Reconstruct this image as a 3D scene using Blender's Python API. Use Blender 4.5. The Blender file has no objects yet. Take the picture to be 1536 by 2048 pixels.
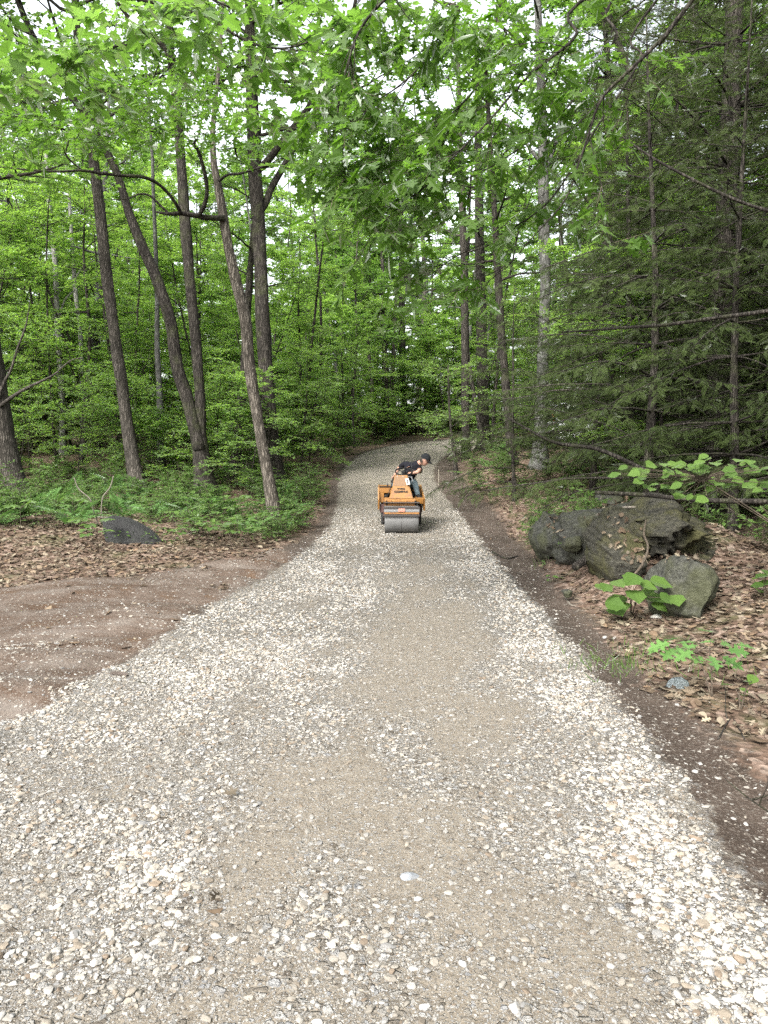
import bpy, bmesh, math, random
import numpy as np
from mathutils import Vector, Matrix

# ------------------------------------------------------------------ camera, world, sun, exposure
scene = bpy.context.scene
COL = scene.collection
random.seed(11)
R_ = np.random.default_rng(11)

CAM_H, FPX, HORIZON = 1.6, 1538.0, 900.0
PITCH = math.atan((1024 - HORIZON) / FPX)
cam_d = bpy.data.cameras.new("camera")
cam_d.sensor_fit = 'VERTICAL'
cam_d.sensor_height = 24.0
cam_d.lens = 24.0 * FPX / 2048.0
cam_d.clip_start, cam_d.clip_end = 0.05, 2000
cam = bpy.data.objects.new("camera", cam_d)
cam.location = (0, 0, CAM_H)
cam.rotation_euler = (math.radians(90) - PITCH, 0, 0)
COL.objects.link(cam)
scene.camera = cam

SUN_EL, SUN_AZ = 44.0, 208.0          # azimuth clockwise from +Y
world = bpy.data.worlds.new("World")
scene.world = world
world.use_nodes = True
wn = world.node_tree.nodes
wl = world.node_tree.links
wn.clear()
sky = wn.new("ShaderNodeTexSky")
sky.sky_type = 'NISHITA'
sky.sun_disc = False
sky.sun_elevation = math.radians(SUN_EL)
sky.sun_rotation = math.radians(SUN_AZ)
sky.dust_density = 4.0
sky.air_density = 1.2
hsv = wn.new("ShaderNodeHueSaturation")     # overcast: the blue is mostly gone
hsv.inputs["Saturation"].default_value = 0.25
bg = wn.new("ShaderNodeBackground")
bg.inputs["Strength"].default_value = 0.15
wo = wn.new("ShaderNodeOutputWorld")
wl.new(sky.outputs[0], hsv.inputs["Color"])
wl.new(hsv.outputs[0], bg.inputs["Color"])
wl.new(bg.outputs[0], wo.inputs["Surface"])

sun_d = bpy.data.lights.new("sun", 'SUN')
sun_d.energy = 1.5
sun_d.angle = math.radians(14)
sun_d.color = (1.0, 0.97, 0.92)
sun = bpy.data.objects.new("sun", sun_d)
_az, _el = math.radians(SUN_AZ), math.radians(SUN_EL)
_to = Vector((math.sin(_az) * math.cos(_el), math.cos(_az) * math.cos(_el), math.sin(_el)))
sun.rotation_euler = _to.to_track_quat('Z', 'Y').to_euler()
COL.objects.link(sun)

scene.view_settings.view_transform = 'Standard'
scene.view_settings.look = 'None'
scene.view_settings.exposure = 2.25
scene.view_settings.gamma = 1.0
scene.render.engine = 'CYCLES'
cy = scene.cycles
cy.max_bounces = 8
cy.diffuse_bounces = 5
cy.glossy_bounces = 2
cy.transmission_bounces = 5
cy.transparent_max_bounces = 4
cy.sample_clamp_indirect = 4.0
cy.caustics_reflective = False
cy.caustics_refractive = False
cy.use_denoising = False
cy.use_adaptive_sampling = True
cy.adaptive_threshold = 0.012

# ------------------------------------------------------------------ projection helpers
_f = np.array([0, math.cos(PITCH), -math.sin(PITCH)])
_u = np.array([0, math.sin(PITCH), math.cos(PITCH)])
_r = np.array([1.0, 0, 0])
CAMP = np.array([0, 0, CAM_H])


def ray(px, py):
    return _f + (px - 768) / FPX * _r + (1024 - py) / FPX * _u


def P(px, py, d):
    """the point seen at a photo pixel, d metres ahead (world y = d)"""
    v = ray(px, py)
    return CAMP + v * (d / v[1])


def PX(p):
    q = np.asarray(p) - CAMP
    z = q @ _f
    return 768 + FPX * (q @ _r) / z, 1024 - FPX * (q @ _u) / z


# ------------------------------------------------------------------ noise
_perm = np.random.default_rng(5).random((256, 256))


def vnoise(x, y, seed=0):
    x = np.asarray(x, float) + seed * 17.31
    y = np.asarray(y, float) + seed * 9.77
    xi, yi = np.floor(x).astype(int), np.floor(y).astype(int)
    fx, fy = x - xi, y - yi
    fx, fy = fx * fx * (3 - 2 * fx), fy * fy * (3 - 2 * fy)
    g = lambda a, b: _perm[a & 255, b & 255]
    return (g(xi, yi) * (1 - fx) + g(xi + 1, yi) * fx) * (1 - fy) + (g(xi, yi + 1) * (1 - fx) + g(xi + 1, yi + 1) * fx) * fy


def fbm(x, y, seed=0, octv=4):
    s, a, t = 0, 1.0, 0
    for o in range(octv):
        s = s + a * vnoise(np.asarray(x) * 2 ** o, np.asarray(y) * 2 ** o, seed + o)
        t += a
        a *= 0.5
    return s / t


def noise3(p, sc, seed):
    x, y, z = p[:, 0] * sc, p[:, 1] * sc, p[:, 2] * sc
    return (vnoise(x + z * 0.37, y - z * 0.61, seed) + vnoise(y * 0.9 + 3.1, z * 1.1, seed + 3) + vnoise(z * 1.05, x * 0.95 + 7.7, seed + 6)) / 3


def sstep(a, b, x):
    t = np.clip((np.asarray(x, float) - a) / (b - a), 0, 1)
    return t * t * (3 - 2 * t)


# ------------------------------------------------------------------ terrain
_ky = [-200, 0, 15, 16.5, 18, 20, 24, 30, 38, 48, 60, 80, 150, 600]
_kz = [0, 0, 0.0, 0.06, 0.22, 0.5, 0.95, 1.38, 1.82, 2.9, 4.2, 5.6, 9, 20]
_ty = np.arange(-60, 320, 0.25)
_tz = np.interp(_ty, _ky, _kz)
_k = np.exp(-0.5 * (np.arange(-8, 9) / 3.5) ** 2)
_tz = np.convolve(np.pad(_tz, 8, mode='edge'), _k / _k.sum(), 'valid')


def zr(y):
    return np.interp(y, _ty, _tz)


def G0(px, py):
    v = ray(px, py)
    t = 0.8
    while t < 160:
        p = CAMP + v * t
        if p[2] <= zr(p[1]):
            return p
        t += 0.01 + t * 0.002
    return CAMP + v * 60


LEFT_PX = [(0, 1440), (75, 1410), (150, 1372), (225, 1335), (300, 1290), (360, 1250), (420, 1212), (520, 1160), (600, 1108), (655, 1062), (676, 1010), (678, 965), (690, 934), (728, 906), (775, 893), (830, 884), (890, 880)]
RIGHT_PX = [(1505, 1780), (1470, 1735), (1420, 1640), (1370, 1560), (1300, 1475), (1230, 1400), (1180, 1330), (1140, 1280), (1100, 1235), (1055, 1190), (1010, 1140), (975, 1098), (935, 1045), (905, 1010), (880, 982), (866, 960), (868, 935), (885, 915), (915, 901)]
_L = [G0(*p)[:2] for p in LEFT_PX]
_Rr = [G0(*p)[:2] for p in RIGHT_PX]
_lf, _rf = _L[-1], _Rr[-1]
road_poly = np.array([(-3.4, -40), (-3.4, -3), (-3.2, 1.0), (-2.85, 3.2)] + [tuple(p) for p in _L] +
                     [(_lf[0] + 5, _lf[1] + 1.8), (_lf[0] + 14, _lf[1] + 2.2), (_lf[0] + 32, _lf[1] + 1.0)] +
                     [(_rf[0] + 30, _rf[1] - 0.5), (_rf[0] + 12, _rf[1] + 2.0), (_rf[0] + 4, _rf[1] + 1.6)] +
                     [tuple(p) for p in _Rr[::-1]] + [(1.52, 1.6), (1.6, 0), (1.7, -3), (1.8, -40)])
JUNC_PX = [(600, 1108), (560, 1100), (500, 1117), (440, 1128), (300, 1150), (150, 1165), (0, 1178)]
junc_poly = np.array([(-3.0, -6), (-2.0, 2.0)] + [tuple(p) for p in _L[2:9]] + [tuple(G0(*p)[:2]) for p in JUNC_PX[1:]] +
                     [(-16, 10.0), (-40, 11), (-40, 4.5), (-16, 3.2), (-6, 1.4), (-5, -6)])


def poly_sd(x, y, poly):
    """signed distance, positive inside"""
    x, y = np.atleast_1d(np.asarray(x, float)).ravel(), np.atleast_1d(np.asarray(y, float)).ravel()
    best = np.full(x.shape, 1e9)
    ins = np.zeros(x.shape, bool)
    n = len(poly)
    for i in range(n):
        ax, ay = poly[i]
        bx, by = poly[(i + 1) % n]
        dx, dy = bx - ax, by - ay
        t = np.clip(((x - ax) * dx + (y - ay) * dy) / (dx * dx + dy * dy + 1e-12), 0, 1)
        d = (x - ax - t * dx) ** 2 + (y - ay - t * dy) ** 2
        best = np.minimum(best, d)
        if ay != by:
            c = ((ay > y) != (by > y)) & (x < dx * (y - ay) / (by - ay) + ax)
            ins ^= c
    return np.sqrt(best) * np.where(ins, 1, -1)


_ry = np.array([-40, 0] + [p[1] for p in _Rr[:16]])
_rx = np.array([1.7, 1.6] + [p[0] for p in _Rr[:16]])
_ly = np.array([-40, 1] + [p[1] for p in _L[:14]])
_lx = np.array([-3.4, -3.2] + [p[0] for p in _L[:14]])


def xr(y):
    return np.interp(y, _ry, _rx)


def xl(y):
    return np.interp(y, _ly, _lx)


def side_right(x, y):
    return np.asarray(x) > 0.5 * (xr(y) + xl(y))


def ground_all(x, y):
    shp = np.shape(x)
    x = np.atleast_1d(np.asarray(x, float)).ravel()
    y = np.atleast_1d(np.asarray(y, float)).ravel()
    sdr = poly_sd(x, y, road_poly)
    sdj = poly_sd(x, y, junc_poly)
    rt = side_right(x, y)
    wr = np.interp(y, [2, 6, 10, 15, 20, 30], [0.55, 0.32, 0.5, 0.75, 0.9, 0.7])
    wl_ = np.interp(y, [9, 12, 16, 30], [0.45, 0.45, 0.3, 0.25])
    sdd = np.maximum(np.where(rt, wr, wl_) + sdr, sdj)
    out = np.maximum(-sdr, 0)
    far = 1 - sstep(30, 37, y)
    bR = (0.34 * sstep(0.45, 2.6, out) + 0.25 * sstep(2, 7, out)) * far
    bL = (0.16 * sstep(0.4, 2.2, out) + 0.2 * sstep(2, 8, out)) * sstep(9.5, 12.5, y) * far
    bL = bL * (1 - sstep(-0.2, 0.4, sdj))
    z = zr(y) + np.where(rt, bR, bL)
    off = sstep(-0.1, 1.2, -np.maximum(sdr, sdj))
    z = z + off * (fbm(x * 0.5, y * 0.5, 2) - 0.5) * 0.32 + off * (fbm(x * 3, y * 3, 9) - 0.5) * 0.05
    z = z + off * (0.42 * np.exp(-(((x - 3.6) / 0.95) ** 2 + ((y - 9.3) / 0.9) ** 2)) + 0.22 * np.exp(-(((x - 2.5) / 0.6) ** 2 + ((y - 10.3) / 0.8) ** 2)) + 0.26 * np.exp(-(((x - 2.75) / 0.55) ** 2 + ((y - 8.3) / 0.6) ** 2)))
    near = np.exp(-np.maximum(y - 2, 0) / 12)
    z = z + near * (fbm(x * 1.1, y * 1.1, 4) - 0.5) * 0.035 + near * (fbm(x * 7, y * 7, 8, 2) - 0.5) * 0.012
    ruts = sstep(-0.1, 0.25, sdj)
    z = z + ruts * (vnoise(x * 0.35 + y * 0.3, (y - x * 0.28) * 3.0, 5) - 0.5) * 0.24
    # shallow scraped ditch where the gravel meets the bank
    z = z - 0.035 * np.exp(-((sdr + 0.22) / 0.14) ** 2) * near
    return [a.reshape(shp) for a in (z, sdr, sdd, sdj)]


def H(x, y):
    z = ground_all(x, y)[0]
    return float(z) if np.ndim(z) == 0 or z.size == 1 else z


def G(px, py):
    v = ray(px, py)
    t = 1.5
    while t < 120:
        p = CAMP + v * t
        if p[2] <= H(p[0], p[1]):
            return p
        t += 0.02 + t * 0.003
    return CAMP + v * 60


# ------------------------------------------------------------------ node helpers and materials
class NT:
    def __init__(s, name):
        s.mat = bpy.data.materials.new(name)
        s.mat.use_nodes = True
        s.t = s.mat.node_tree
        s.t.nodes.clear()
        s.out = s.t.nodes.new("ShaderNodeOutputMaterial")

    def n(s, typ, ins=None, **props):
        nd = s.t.nodes.new("ShaderNode" + typ)
        for k, v in props.items():
            setattr(nd, k, v)
        for k, v in (ins or {}).items():
            s.set(nd.inputs[k], v)
        return nd

    def set(s, sock, v):
        if isinstance(v, bpy.types.NodeSocket):
            s.t.links.new(v, sock)
        elif isinstance(v, bpy.types.Node):
            s.t.links.new(v.outputs[0], sock)
        else:
            if sock.type == 'RGBA' and len(v) == 3:
                v = (*v, 1)
            sock.default_value = v

    def math(s, op, a, b=0.0, c=None, clamp=False):
        nd = s.n("Math", operation=op, use_clamp=clamp)
        s.set(nd.inputs[0], a)
        s.set(nd.inputs[1], b)
        if c is not None:
            s.set(nd.inputs[2], c)
        return nd.outputs[0]

    def mix(s, f, a, b, blend='MIX'):
        nd = s.n("Mix", data_type='RGBA', blend_type=blend)
        s.set(nd.inputs[0], f)
        s.set(nd.inputs[6], a)
        s.set(nd.inputs[7], b)
        return nd.outputs[2]

    def smooth(s, x, a, b):
        nd = s.n("MapRange", interpolation_type='SMOOTHSTEP', clamp=True)
        s.set(nd.inputs[0], x)
        s.set(nd.inputs[1], a)
        s.set(nd.inputs[2], b)
        return nd.outputs[0]

    def noise(s, vec, scale, detail=4, rough=0.55, out=0):
        nd = s.n("TexNoise", {"Scale": scale, "Detail": detail, "Roughness": rough})
        if vec is not None:
            s.set(nd.inputs["Vector"], vec)
        return nd.outputs[out]

    def vor(s, vec, scale, feature='F1', out=0, rnd=1.0):
        nd = s.n("TexVoronoi", {"Scale": scale, "Randomness": rnd}, feature=feature)
        if vec is not None:
            s.set(nd.inputs["Vector"], vec)
        return nd.outputs[out]

    def ramp(s, f, stops):
        nd = s.n("ValToRGB")
        e = nd.color_ramp.elements
        while len(e) < len(stops):
            e.new(0.5)
        for el, (p, c) in zip(e, stops):
            el.position = p
            el.color = (*c, 1) if len(c) == 3 else c
        s.set(nd.inputs[0], f)
        return nd.outputs[0]

    def attr(s, name, out=2):
        return s.n("Attribute", attribute_name=name).outputs[out]

    def obj(s):
        return s.n("TexCoord").outputs["Object"]

    def bump(s, h, strength, dist=0.02, nrm=None):
        nd = s.n("Bump", {"Strength": strength, "Distance": dist, "Height": h})
        if nrm is not None:
            s.set(nd.inputs["Normal"], nrm)
        return nd.outputs[0]

    def principled(s, color, rough=0.85, nrm=None, metal=0.0, spec=0.3):
        nd = s.n("BsdfPrincipled", {"Base Color": color, "Roughness": rough, "Metallic": metal, "Specular IOR Level": spec})
        if nrm is not None:
            s.set(nd.inputs["Normal"], nrm)
        s.t.links.new(nd.outputs[0], s.out.inputs[0])
        return nd


def mat_leaf(name, dark, light, trans, tr=0.45, gloss=0.04, hue=0.03):
    m = NT(name)
    t = m.attr("tint", 0)
    sep = m.n("SeparateColor", {0: t})
    oi = m.n("ObjectInfo").outputs["Random"]
    f = m.math('ADD', m.math('MULTIPLY', sep.outputs[0], 0.75), m.math('MULTIPLY', oi, 0.25))
    c = m.mix(f, dark, light)
    ct = m.mix(f, tuple(x * 0.75 for x in trans), trans)
    d = m.n("BsdfDiffuse", {"Color": c})
    tl = m.n("BsdfTranslucent", {"Color": ct})
    mx = m.n("MixShader", {0: tr, 1: d, 2: tl})
    g = m.n("BsdfGlossy", {"Color": (1, 1, 1), "Roughness": 0.6})
    fr = m.n("Fresnel", {"IOR": 1.35})
    mx2 = m.n("MixShader", {0: m.math('MULTIPLY', fr, gloss * 6), 1: mx, 2: g})
    m.t.links.new(mx2.outputs[0], m.out.inputs[0])
    return m.mat


def mat_bark(name, c1, c2, moss=0.0, scale=1.0, bump=0.9, lichen=0.0):
    m = NT(name)
    o = m.obj()
    wv = m.n("VectorMath", {0: m.n("TexNoise", {"Vector": o, "Scale": 5.0, "Detail": 3.0}).outputs[1], 2: o}, operation='MULTIPLY_ADD')
    wv.inputs[1].default_value = (0.10, 0.10, 0.25)
    mp = m.n("Mapping", {"Vector": wv, "Scale": (26 * scale, 26 * scale, 3.0 * scale)})
    n1 = m.noise(mp, 1.3, 8, 0.68)
    v1 = m.vor(mp, 1.0, 'DISTANCE_TO_EDGE', 0)
    ridge = m.smooth(v1, 0.0, 0.35)
    h = m.math('ADD', m.math('MULTIPLY', ridge, 0.35), m.math('MULTIPLY', n1, 0.8))
    c = m.mix(m.smooth(h, 0.35, 0.85), c1, c2)
    pat = m.noise(o, 2.2, 4, 0.6)
    c = m.mix(m.math('MULTIPLY', m.smooth(pat, 0.45, 0.7), 0.45), c, tuple(x * 0.55 for x in c1))
    if lichen:
        l = m.noise(o, 5.0, 5, 0.7)
        c = m.mix(m.math('MULTIPLY', m.smooth(l, 0.55, 0.62), lichen), c, (0.17, 0.18, 0.16))
    if moss:
        l = m.noise(o, 3.0, 5, 0.6)
        c = m.mix(m.math('MULTIPLY', m.smooth(l, 0.5, 0.65), moss), c, (0.07, 0.085, 0.03))
    m.principled(c, 0.92, m.bump(h, bump, 0.03), spec=0.15)
    return m.mat


def mat_plain(name, c, rough=0.6, metal=0.0, var=0.25, scale=12, rust=0.0, bump=0.0, spec=0.4):
    m = NT(name)
    o = m.obj()
    n = m.noise(o, scale, 5, 0.6)
    col = m.mix(m.math('MULTIPLY', n, 1.0), tuple(x * (1 - var) for x in c), tuple(min(1, x * (1 + var)) for x in c))
    if rust:
        r = m.noise(o, scale * 0.6, 6, 0.7)
        col = m.mix(m.math('MULTIPLY', m.smooth(r, 0.5, 0.66), rust), col, (0.10, 0.045, 0.02))
    m.principled(col, rough, m.bump(n, bump, 0.01) if bump else None, metal, spec)
    return m.mat


def mat_tint(name, rough=0.9, sc=60, bump=0.4, spec=0.2, var=0.35):
    m = NT(name)
    o = m.obj()
    n = m.noise(o, sc, 4, 0.6)
    t = m.attr("tint", 0)
    c = m.mix(m.math('MULTIPLY', m.smooth(n, 0.35, 0.7), var), t, m.mix(0.5, t, (0.2, 0.16, 0.12)))
    m.principled(c, rough, m.bump(n, bump, 0.004), spec=spec)
    return m.mat


def mat_ground():
    m = NT("ground")
    o = m.n("NewGeometry").outputs["Position"]
    sdr, sdd, sdj, den = (m.attr(k) for k in ("sdr", "sdd", "sdj", "den"))
    nA = m.noise(o, 2.2, 6, 0.6)
    nB = m.noise(o, 14, 5, 0.6)
    nC = m.noise(o, 70, 4, 0.65)
    nD = m.noise(o, 260, 3, 0.6)
    jit = m.math('ADD', m.math('MULTIPLY', m.math('SUBTRACT', nA, 0.5), 0.35), m.math('MULTIPLY', m.math('SUBTRACT', nB, 0.5), 0.35))
    mr = m.smooth(m.math('ADD', sdr, jit), -0.05, 0.07)
    md = m.smooth(m.math('ADD', sdd, m.math('MULTIPLY', jit, 1.6)), -0.12, 0.10)
    # ---- gravel road: tan fines with pale crushed stone pressed in
    fines = m.ramp(nB, [(0.3, (0.110, 0.090, 0.066)), (0.5, (0.155, 0.132, 0.102)), (0.72, (0.20, 0.176, 0.142))])
    fines = m.mix(m.math('MULTIPLY', m.smooth(nC, 0.35, 0.75), 0.55), fines, (0.24, 0.215, 0.18))
    fines = m.mix(m.math('MULTIPLY', m.smooth(nD, 0.5, 0.75), 0.5), fines, (0.075, 0.06, 0.045))
    col = fines
    hgt = m.math('MULTIPLY', nC, 0.3)
    warp = m.n("VectorMath", {0: o, 1: m.n("TexNoise", {"Vector": o, "Scale": 20.0, "Detail": 2.0}).outputs[1]}, operation='MULTIPLY_ADD')
    warp.inputs[1].default_value = (1, 1, 1)
    for scale, keep, amp in ((210.0, -0.20, 0.25), (110.0, -0.10, 0.45), (55.0, 0.02, 0.7), (30.0, 0.16, 1.0)):
        vn = m.n("TexVoronoi", {"Vector": o, "Scale": scale, "Randomness": 1.0}, feature='F1')
        ve = m.vor(o, scale, 'DISTANCE_TO_EDGE', 0)
        rnd = m.n("SeparateColor", {0: vn.outputs["Color"]})
        inside = m.smooth(ve, 0.06, 0.16)
        lim = m.math('ADD', m.math('MULTIPLY', den, 0.85), 0.12 - keep)
        on = m.smooth(m.math('SUBTRACT', lim, rnd.outputs[0]), -0.03, 0.03)
        k = m.math('MULTIPLY', inside, on)
        sc = m.ramp(rnd.outputs[1], [(0.0, (0.10, 0.085, 0.068)), (0.2, (0.165, 0.148, 0.124)), (0.55, (0.235, 0.222, 0.20)), (0.8, (0.31, 0.302, 0.285)), (1.0, (0.19, 0.19, 0.192))])
        col = m.mix(k, col, sc)
        hgt = m.math('ADD', hgt, m.math('MULTIPLY', k, amp))
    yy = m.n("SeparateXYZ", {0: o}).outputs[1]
    roll = m.smooth(yy, 9.0, 19.0)  # rolled cream fines, also lightened with distance to offset the tree shade
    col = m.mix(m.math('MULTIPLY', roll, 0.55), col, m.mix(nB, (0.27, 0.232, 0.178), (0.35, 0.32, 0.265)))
    # ---- bare dirt
    dirt = m.ramp(nA, [(0.3, (0.028, 0.021, 0.016)), (0.52, (0.050, 0.037, 0.029)), (0.75, (0.080, 0.062, 0.050))])
    jd = m.ramp(nA, [(0.30, (0.090, 0.052, 0.028)), (0.42, (0.078, 0.055, 0.041)), (0.55, (0.105, 0.081, 0.065)), (0.72, (0.150, 0.127, 0.108))])
    smp = m.n("Mapping", {"Vector": o, "Scale": (0.45, 3.2, 1.0), "Rotation": (0, 0, -0.28)})
    strk = m.noise(smp, 1.6, 6, 0.65)
    jd = m.mix(m.math('MULTIPLY', m.smooth(strk, 0.50, 0.62), 0.75), jd, (0.062, 0.037, 0.023))
    jd = m.mix(m.math('MULTIPLY', m.smooth(strk, 0.46, 0.34), 0.5), jd, (0.135, 0.120, 0.107))
    dirt = m.mix(m.smooth(sdj, -0.15, 0.2), dirt, jd)
    dirt = m.mix(m.math('MULTIPLY', m.smooth(nC, 0.5, 0.66), 0.65), dirt, (0.20, 0.175, 0.15))
    dirt = m.mix(m.math('MULTIPLY', m.smooth(nD, 0.5, 0.64), 0.75), dirt, m.mix(0.55, dirt, (0.04, 0.028, 0.02)))
    pv = m.n("TexVoronoi", {"Vector": o, "Scale": 38.0}, feature='F1')
    prn = m.n("SeparateColor", {0: pv.outputs["Color"]})
    peb = m.math('MULTIPLY', m.smooth(prn.outputs[0], 0.86, 0.9), m.smooth(m.vor(o, 38.0, 'DISTANCE_TO_EDGE'), 0.12, 0.2))
    dirt = m.mix(peb, dirt, (0.27, 0.25, 0.22))
    dh = m.math('ADD', m.math('MULTIPLY', nB, 1.2), m.math('ADD', m.math('MULTIPLY', nC, 0.5), m.math('MULTIPLY', peb, 0.5)))
    # ---- forest floor
    lv = m.n("TexVoronoi", {"Vector": o, "Scale": 17.0}, feature='F1')
    lrn = m.n("SeparateColor", {0: lv.outputs["Color"]})
    lit = m.ramp(lrn.outputs[0], [(0.0, (0.05, 0.033, 0.024)), (0.4, (0.12, 0.08, 0.058)), (0.75, (0.19, 0.135, 0.105)), (1.0, (0.27, 0.21, 0.17))])
    lit = m.mix(m.math('MULTIPLY', m.smooth(nB, 0.4, 0.7), 0.6), lit, (0.06, 0.042, 0.03))
    green = m.smooth(m.noise(o, 1.1, 5, 0.6), 0.52, 0.66)
    lit = m.mix(m.math('MULTIPLY', green, 0.45), lit, (0.045, 0.07, 0.02))
    lh = m.math('ADD', m.math('MULTIPLY', lv.outputs[0], 1.0), nB)
    c = m.mix(md, m.mix(0.25, lit, (0, 0, 0)), m.mix(0.2, dirt, (0, 0, 0)))
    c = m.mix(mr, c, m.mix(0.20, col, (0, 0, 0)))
    h = m.n("Mix", {0: md, 2: lh, 3: dh}, data_type='FLOAT').outputs[0]
    h = m.n("Mix", {0: mr, 2: h, 3: hgt}, data_type='FLOAT').outputs[0]
    m.principled(c, 0.95, m.bump(h, 0.8, 0.02), spec=0.1)
    return m.mat


def mat_rock(name, base, moss, mossy=0.6, sc=1.0, layer=0.0):
    m = NT(name)
    o = m.obj()
    n1 = m.noise(o, 3.5 * sc, 7, 0.62)
    n2 = m.noise(o, 22 * sc, 5, 0.65)
    n3 = m.noise(o, 110 * sc, 3, 0.6)
    mp = m.n("Mapping", {"Vector": o, "Scale": (2.2, 2.2, 17.0), "Rotation": (0.25, -0.32, 0.0)})
    st = m.noise(mp, 1.4, 5, 0.7)
    c = m.mix(m.smooth(n2, 0.3, 0.75), tuple(x * 0.45 for x in base), tuple(x * 1.5 for x in base))
    c = m.mix(m.math('MULTIPLY', m.smooth(st, 0.5, 0.35), 0.5 * layer), c, tuple(x * 0.35 for x in base))
    c = m.mix(m.math('MULTIPLY', m.smooth(n3, 0.62, 0.7), 0.35), c, (0.30, 0.31, 0.28))
    l = m.noise(o, 1.7 * sc, 6, 0.7)
    c = m.mix(m.math('MULTIPLY', m.smooth(l, 0.42, 0.62), mossy), c, m.mix(n2, moss, tuple(x * 1.9 for x in moss)))
    h = m.math('ADD', m.math('ADD', n1, m.math('MULTIPLY', n2, 0.6)), m.math('ADD', m.math('MULTIPLY', st, 1.4 * layer), m.math('MULTIPLY', n3, 0.12)))
    m.principled(c, 0.9, m.bump(h, 0.85, 0.05), spec=0.2)
    return m.mat


M = {
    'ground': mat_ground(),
    'stone': mat_tint("crushed_stone", 0.9, 90, 0.5),
    'litter': mat_tint("dead_leaf", 0.85, 30, 0.25, 0.25, 0.45),
    'bark': mat_bark("bark_brown", (0.026, 0.023, 0.019), (0.100, 0.089, 0.076)),
    'bark_dark': mat_bark("bark_dark", (0.014, 0.012, 0.010), (0.062, 0.055, 0.047), moss=0.2),
    'bark_shag': mat_bark("bark_shaggy", (0.036, 0.031, 0.025), (0.15, 0.132, 0.11), bump=1.0, scale=0.9),
    'bark_grey': mat_bark("bark_grey", (0.045, 0.045, 0.041), (0.115, 0.113, 0.104), lichen=0.6, bump=0.5),
    'bark_pale': mat_bark("bark_pale", (0.17, 0.165, 0.155), (0.33, 0.32, 0.30), lichen=0.4, bump=0.4),
    'twig': mat_bark("twig_bark", (0.05, 0.04, 0.03), (0.13, 0.105, 0.08), bump=0.3, scale=3),
    'deadwood': mat_bark("dead_wood", (0.10, 0.088, 0.072), (0.22, 0.198, 0.165), bump=0.4, scale=3),
    'leaf': mat_leaf("leaf_canopy", (0.046, 0.090, 0.019), (0.095, 0.165, 0.036), (0.24, 0.47, 0.055), tr=0.5, gloss=0.05),
    'leaf_bright': mat_leaf("leaf_understory", (0.074, 0.138, 0.032), (0.142, 0.238, 0.058), (0.37, 0.63, 0.075), tr=0.56, gloss=0.06),
    'leaf_oak': mat_leaf("leaf_oak", (0.026, 0.058, 0.010), (0.060, 0.108, 0.018), (0.155, 0.335, 0.024), tr=0.48),
    'leaf_low': mat_leaf("leaf_seedling", (0.044, 0.088, 0.018), (0.080, 0.138, 0.028), (0.15, 0.29, 0.035), tr=0.4),
    'hemlock': mat_leaf("needles_hemlock", (0.022, 0.036, 0.010), (0.056, 0.080, 0.022), (0.085, 0.13, 0.028), tr=0.3, gloss=0.03),
    'fern': mat_leaf("leaf_fern", (0.060, 0.13, 0.035), (0.10, 0.19, 0.05), (0.16, 0.34, 0.06), tr=0.35),
    'rock': mat_rock("rock_mossy", (0.036, 0.034, 0.026), (0.032, 0.031, 0.011), 0.8, layer=1.0),
    'rock_grey': mat_rock("rock_grey", (0.042, 0.042, 0.036), (0.028, 0.030, 0.013), 0.65),
    'slab': mat_rock("rock_slab", (0.020, 0.020, 0.020), (0.018, 0.02, 0.016), 0.3, sc=2.0),
    'bluestone': mat_rock("rock_bluish", (0.20, 0.23, 0.24), (0.12, 0.13, 0.12), 0.3, sc=6.0),
}
# ------------------------------------------------------------------ mesh building


class MB:
    """collects vertices and faces; build() links them as one mesh object"""

    def __init__(s):
        s.v, s.l, s.t, s.m, s.c, s.n = [], [], [], [], [], 0

    def add(s, V, faces, mat=0, col=(0.5, 0.5, 0.5, 1)):
        V = np.asarray(V, float)
        if not isinstance(faces, (list, tuple)) or (len(faces) and np.ndim(faces[0]) == 1):
            faces = [np.asarray(faces)]
        s.v.append(V)
        col = np.asarray(col, float)
        if col.ndim == 1:
            col = np.broadcast_to(col, (len(V), 4))
        s.c.append(col)
        for F in faces:
            F = np.asarray(F, int)
            if F.size == 0:
                continue
            s.l.append((F + s.n).ravel())
            s.t.append(np.full(len(F), F.shape[1]))
            s.m.append(np.full(len(F), mat))
        s.n += len(V)
        return s

    def mesh(s, name, mats, base=(0, 0, 0), smooth=True, tint=True):
        me = bpy.data.meshes.new(name)
        V = np.concatenate(s.v) - np.asarray(base)
        L, T, Mi = np.concatenate(s.l), np.concatenate(s.t), np.concatenate(s.m)
        me.vertices.add(len(V))
        me.vertices.foreach_set("co", V.astype(np.float32).ravel())
        me.loops.add(len(L))
        me.loops.foreach_set("vertex_index", L.astype(np.int32))
        me.polygons.add(len(T))
        st = np.concatenate([[0], np.cumsum(T)[:-1]])
        me.polygons.foreach_set("loop_start", st.astype(np.int32))
        try:
            me.polygons.foreach_set("loop_total", T.astype(np.int32))
        except Exception:
            pass
        me.polygons.foreach_set("material_index", Mi.astype(np.int32))
        me.polygons.foreach_set("use_smooth", np.full(len(T), bool(smooth)))
        if tint:
            a = me.attributes.new("tint", 'FLOAT_COLOR', 'POINT')
            a.data.foreach_set("color", np.concatenate(s.c).astype(np.float32).ravel())
        me.update(calc_edges=True)
        for m in (mats if isinstance(mats, (list, tuple)) else [mats]):
            me.materials.append(m)
        return me

    def build(s, name, mats, parent=None, base=(0, 0, 0), smooth=True, at=None):
        me = s.mesh(name, mats, base, smooth)
        o = bpy.data.objects.new(name, me)
        COL.objects.link(o)
        if parent is not None:
            o.parent = parent
        elif at is not None:
            o.location = at
        return o


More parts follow.
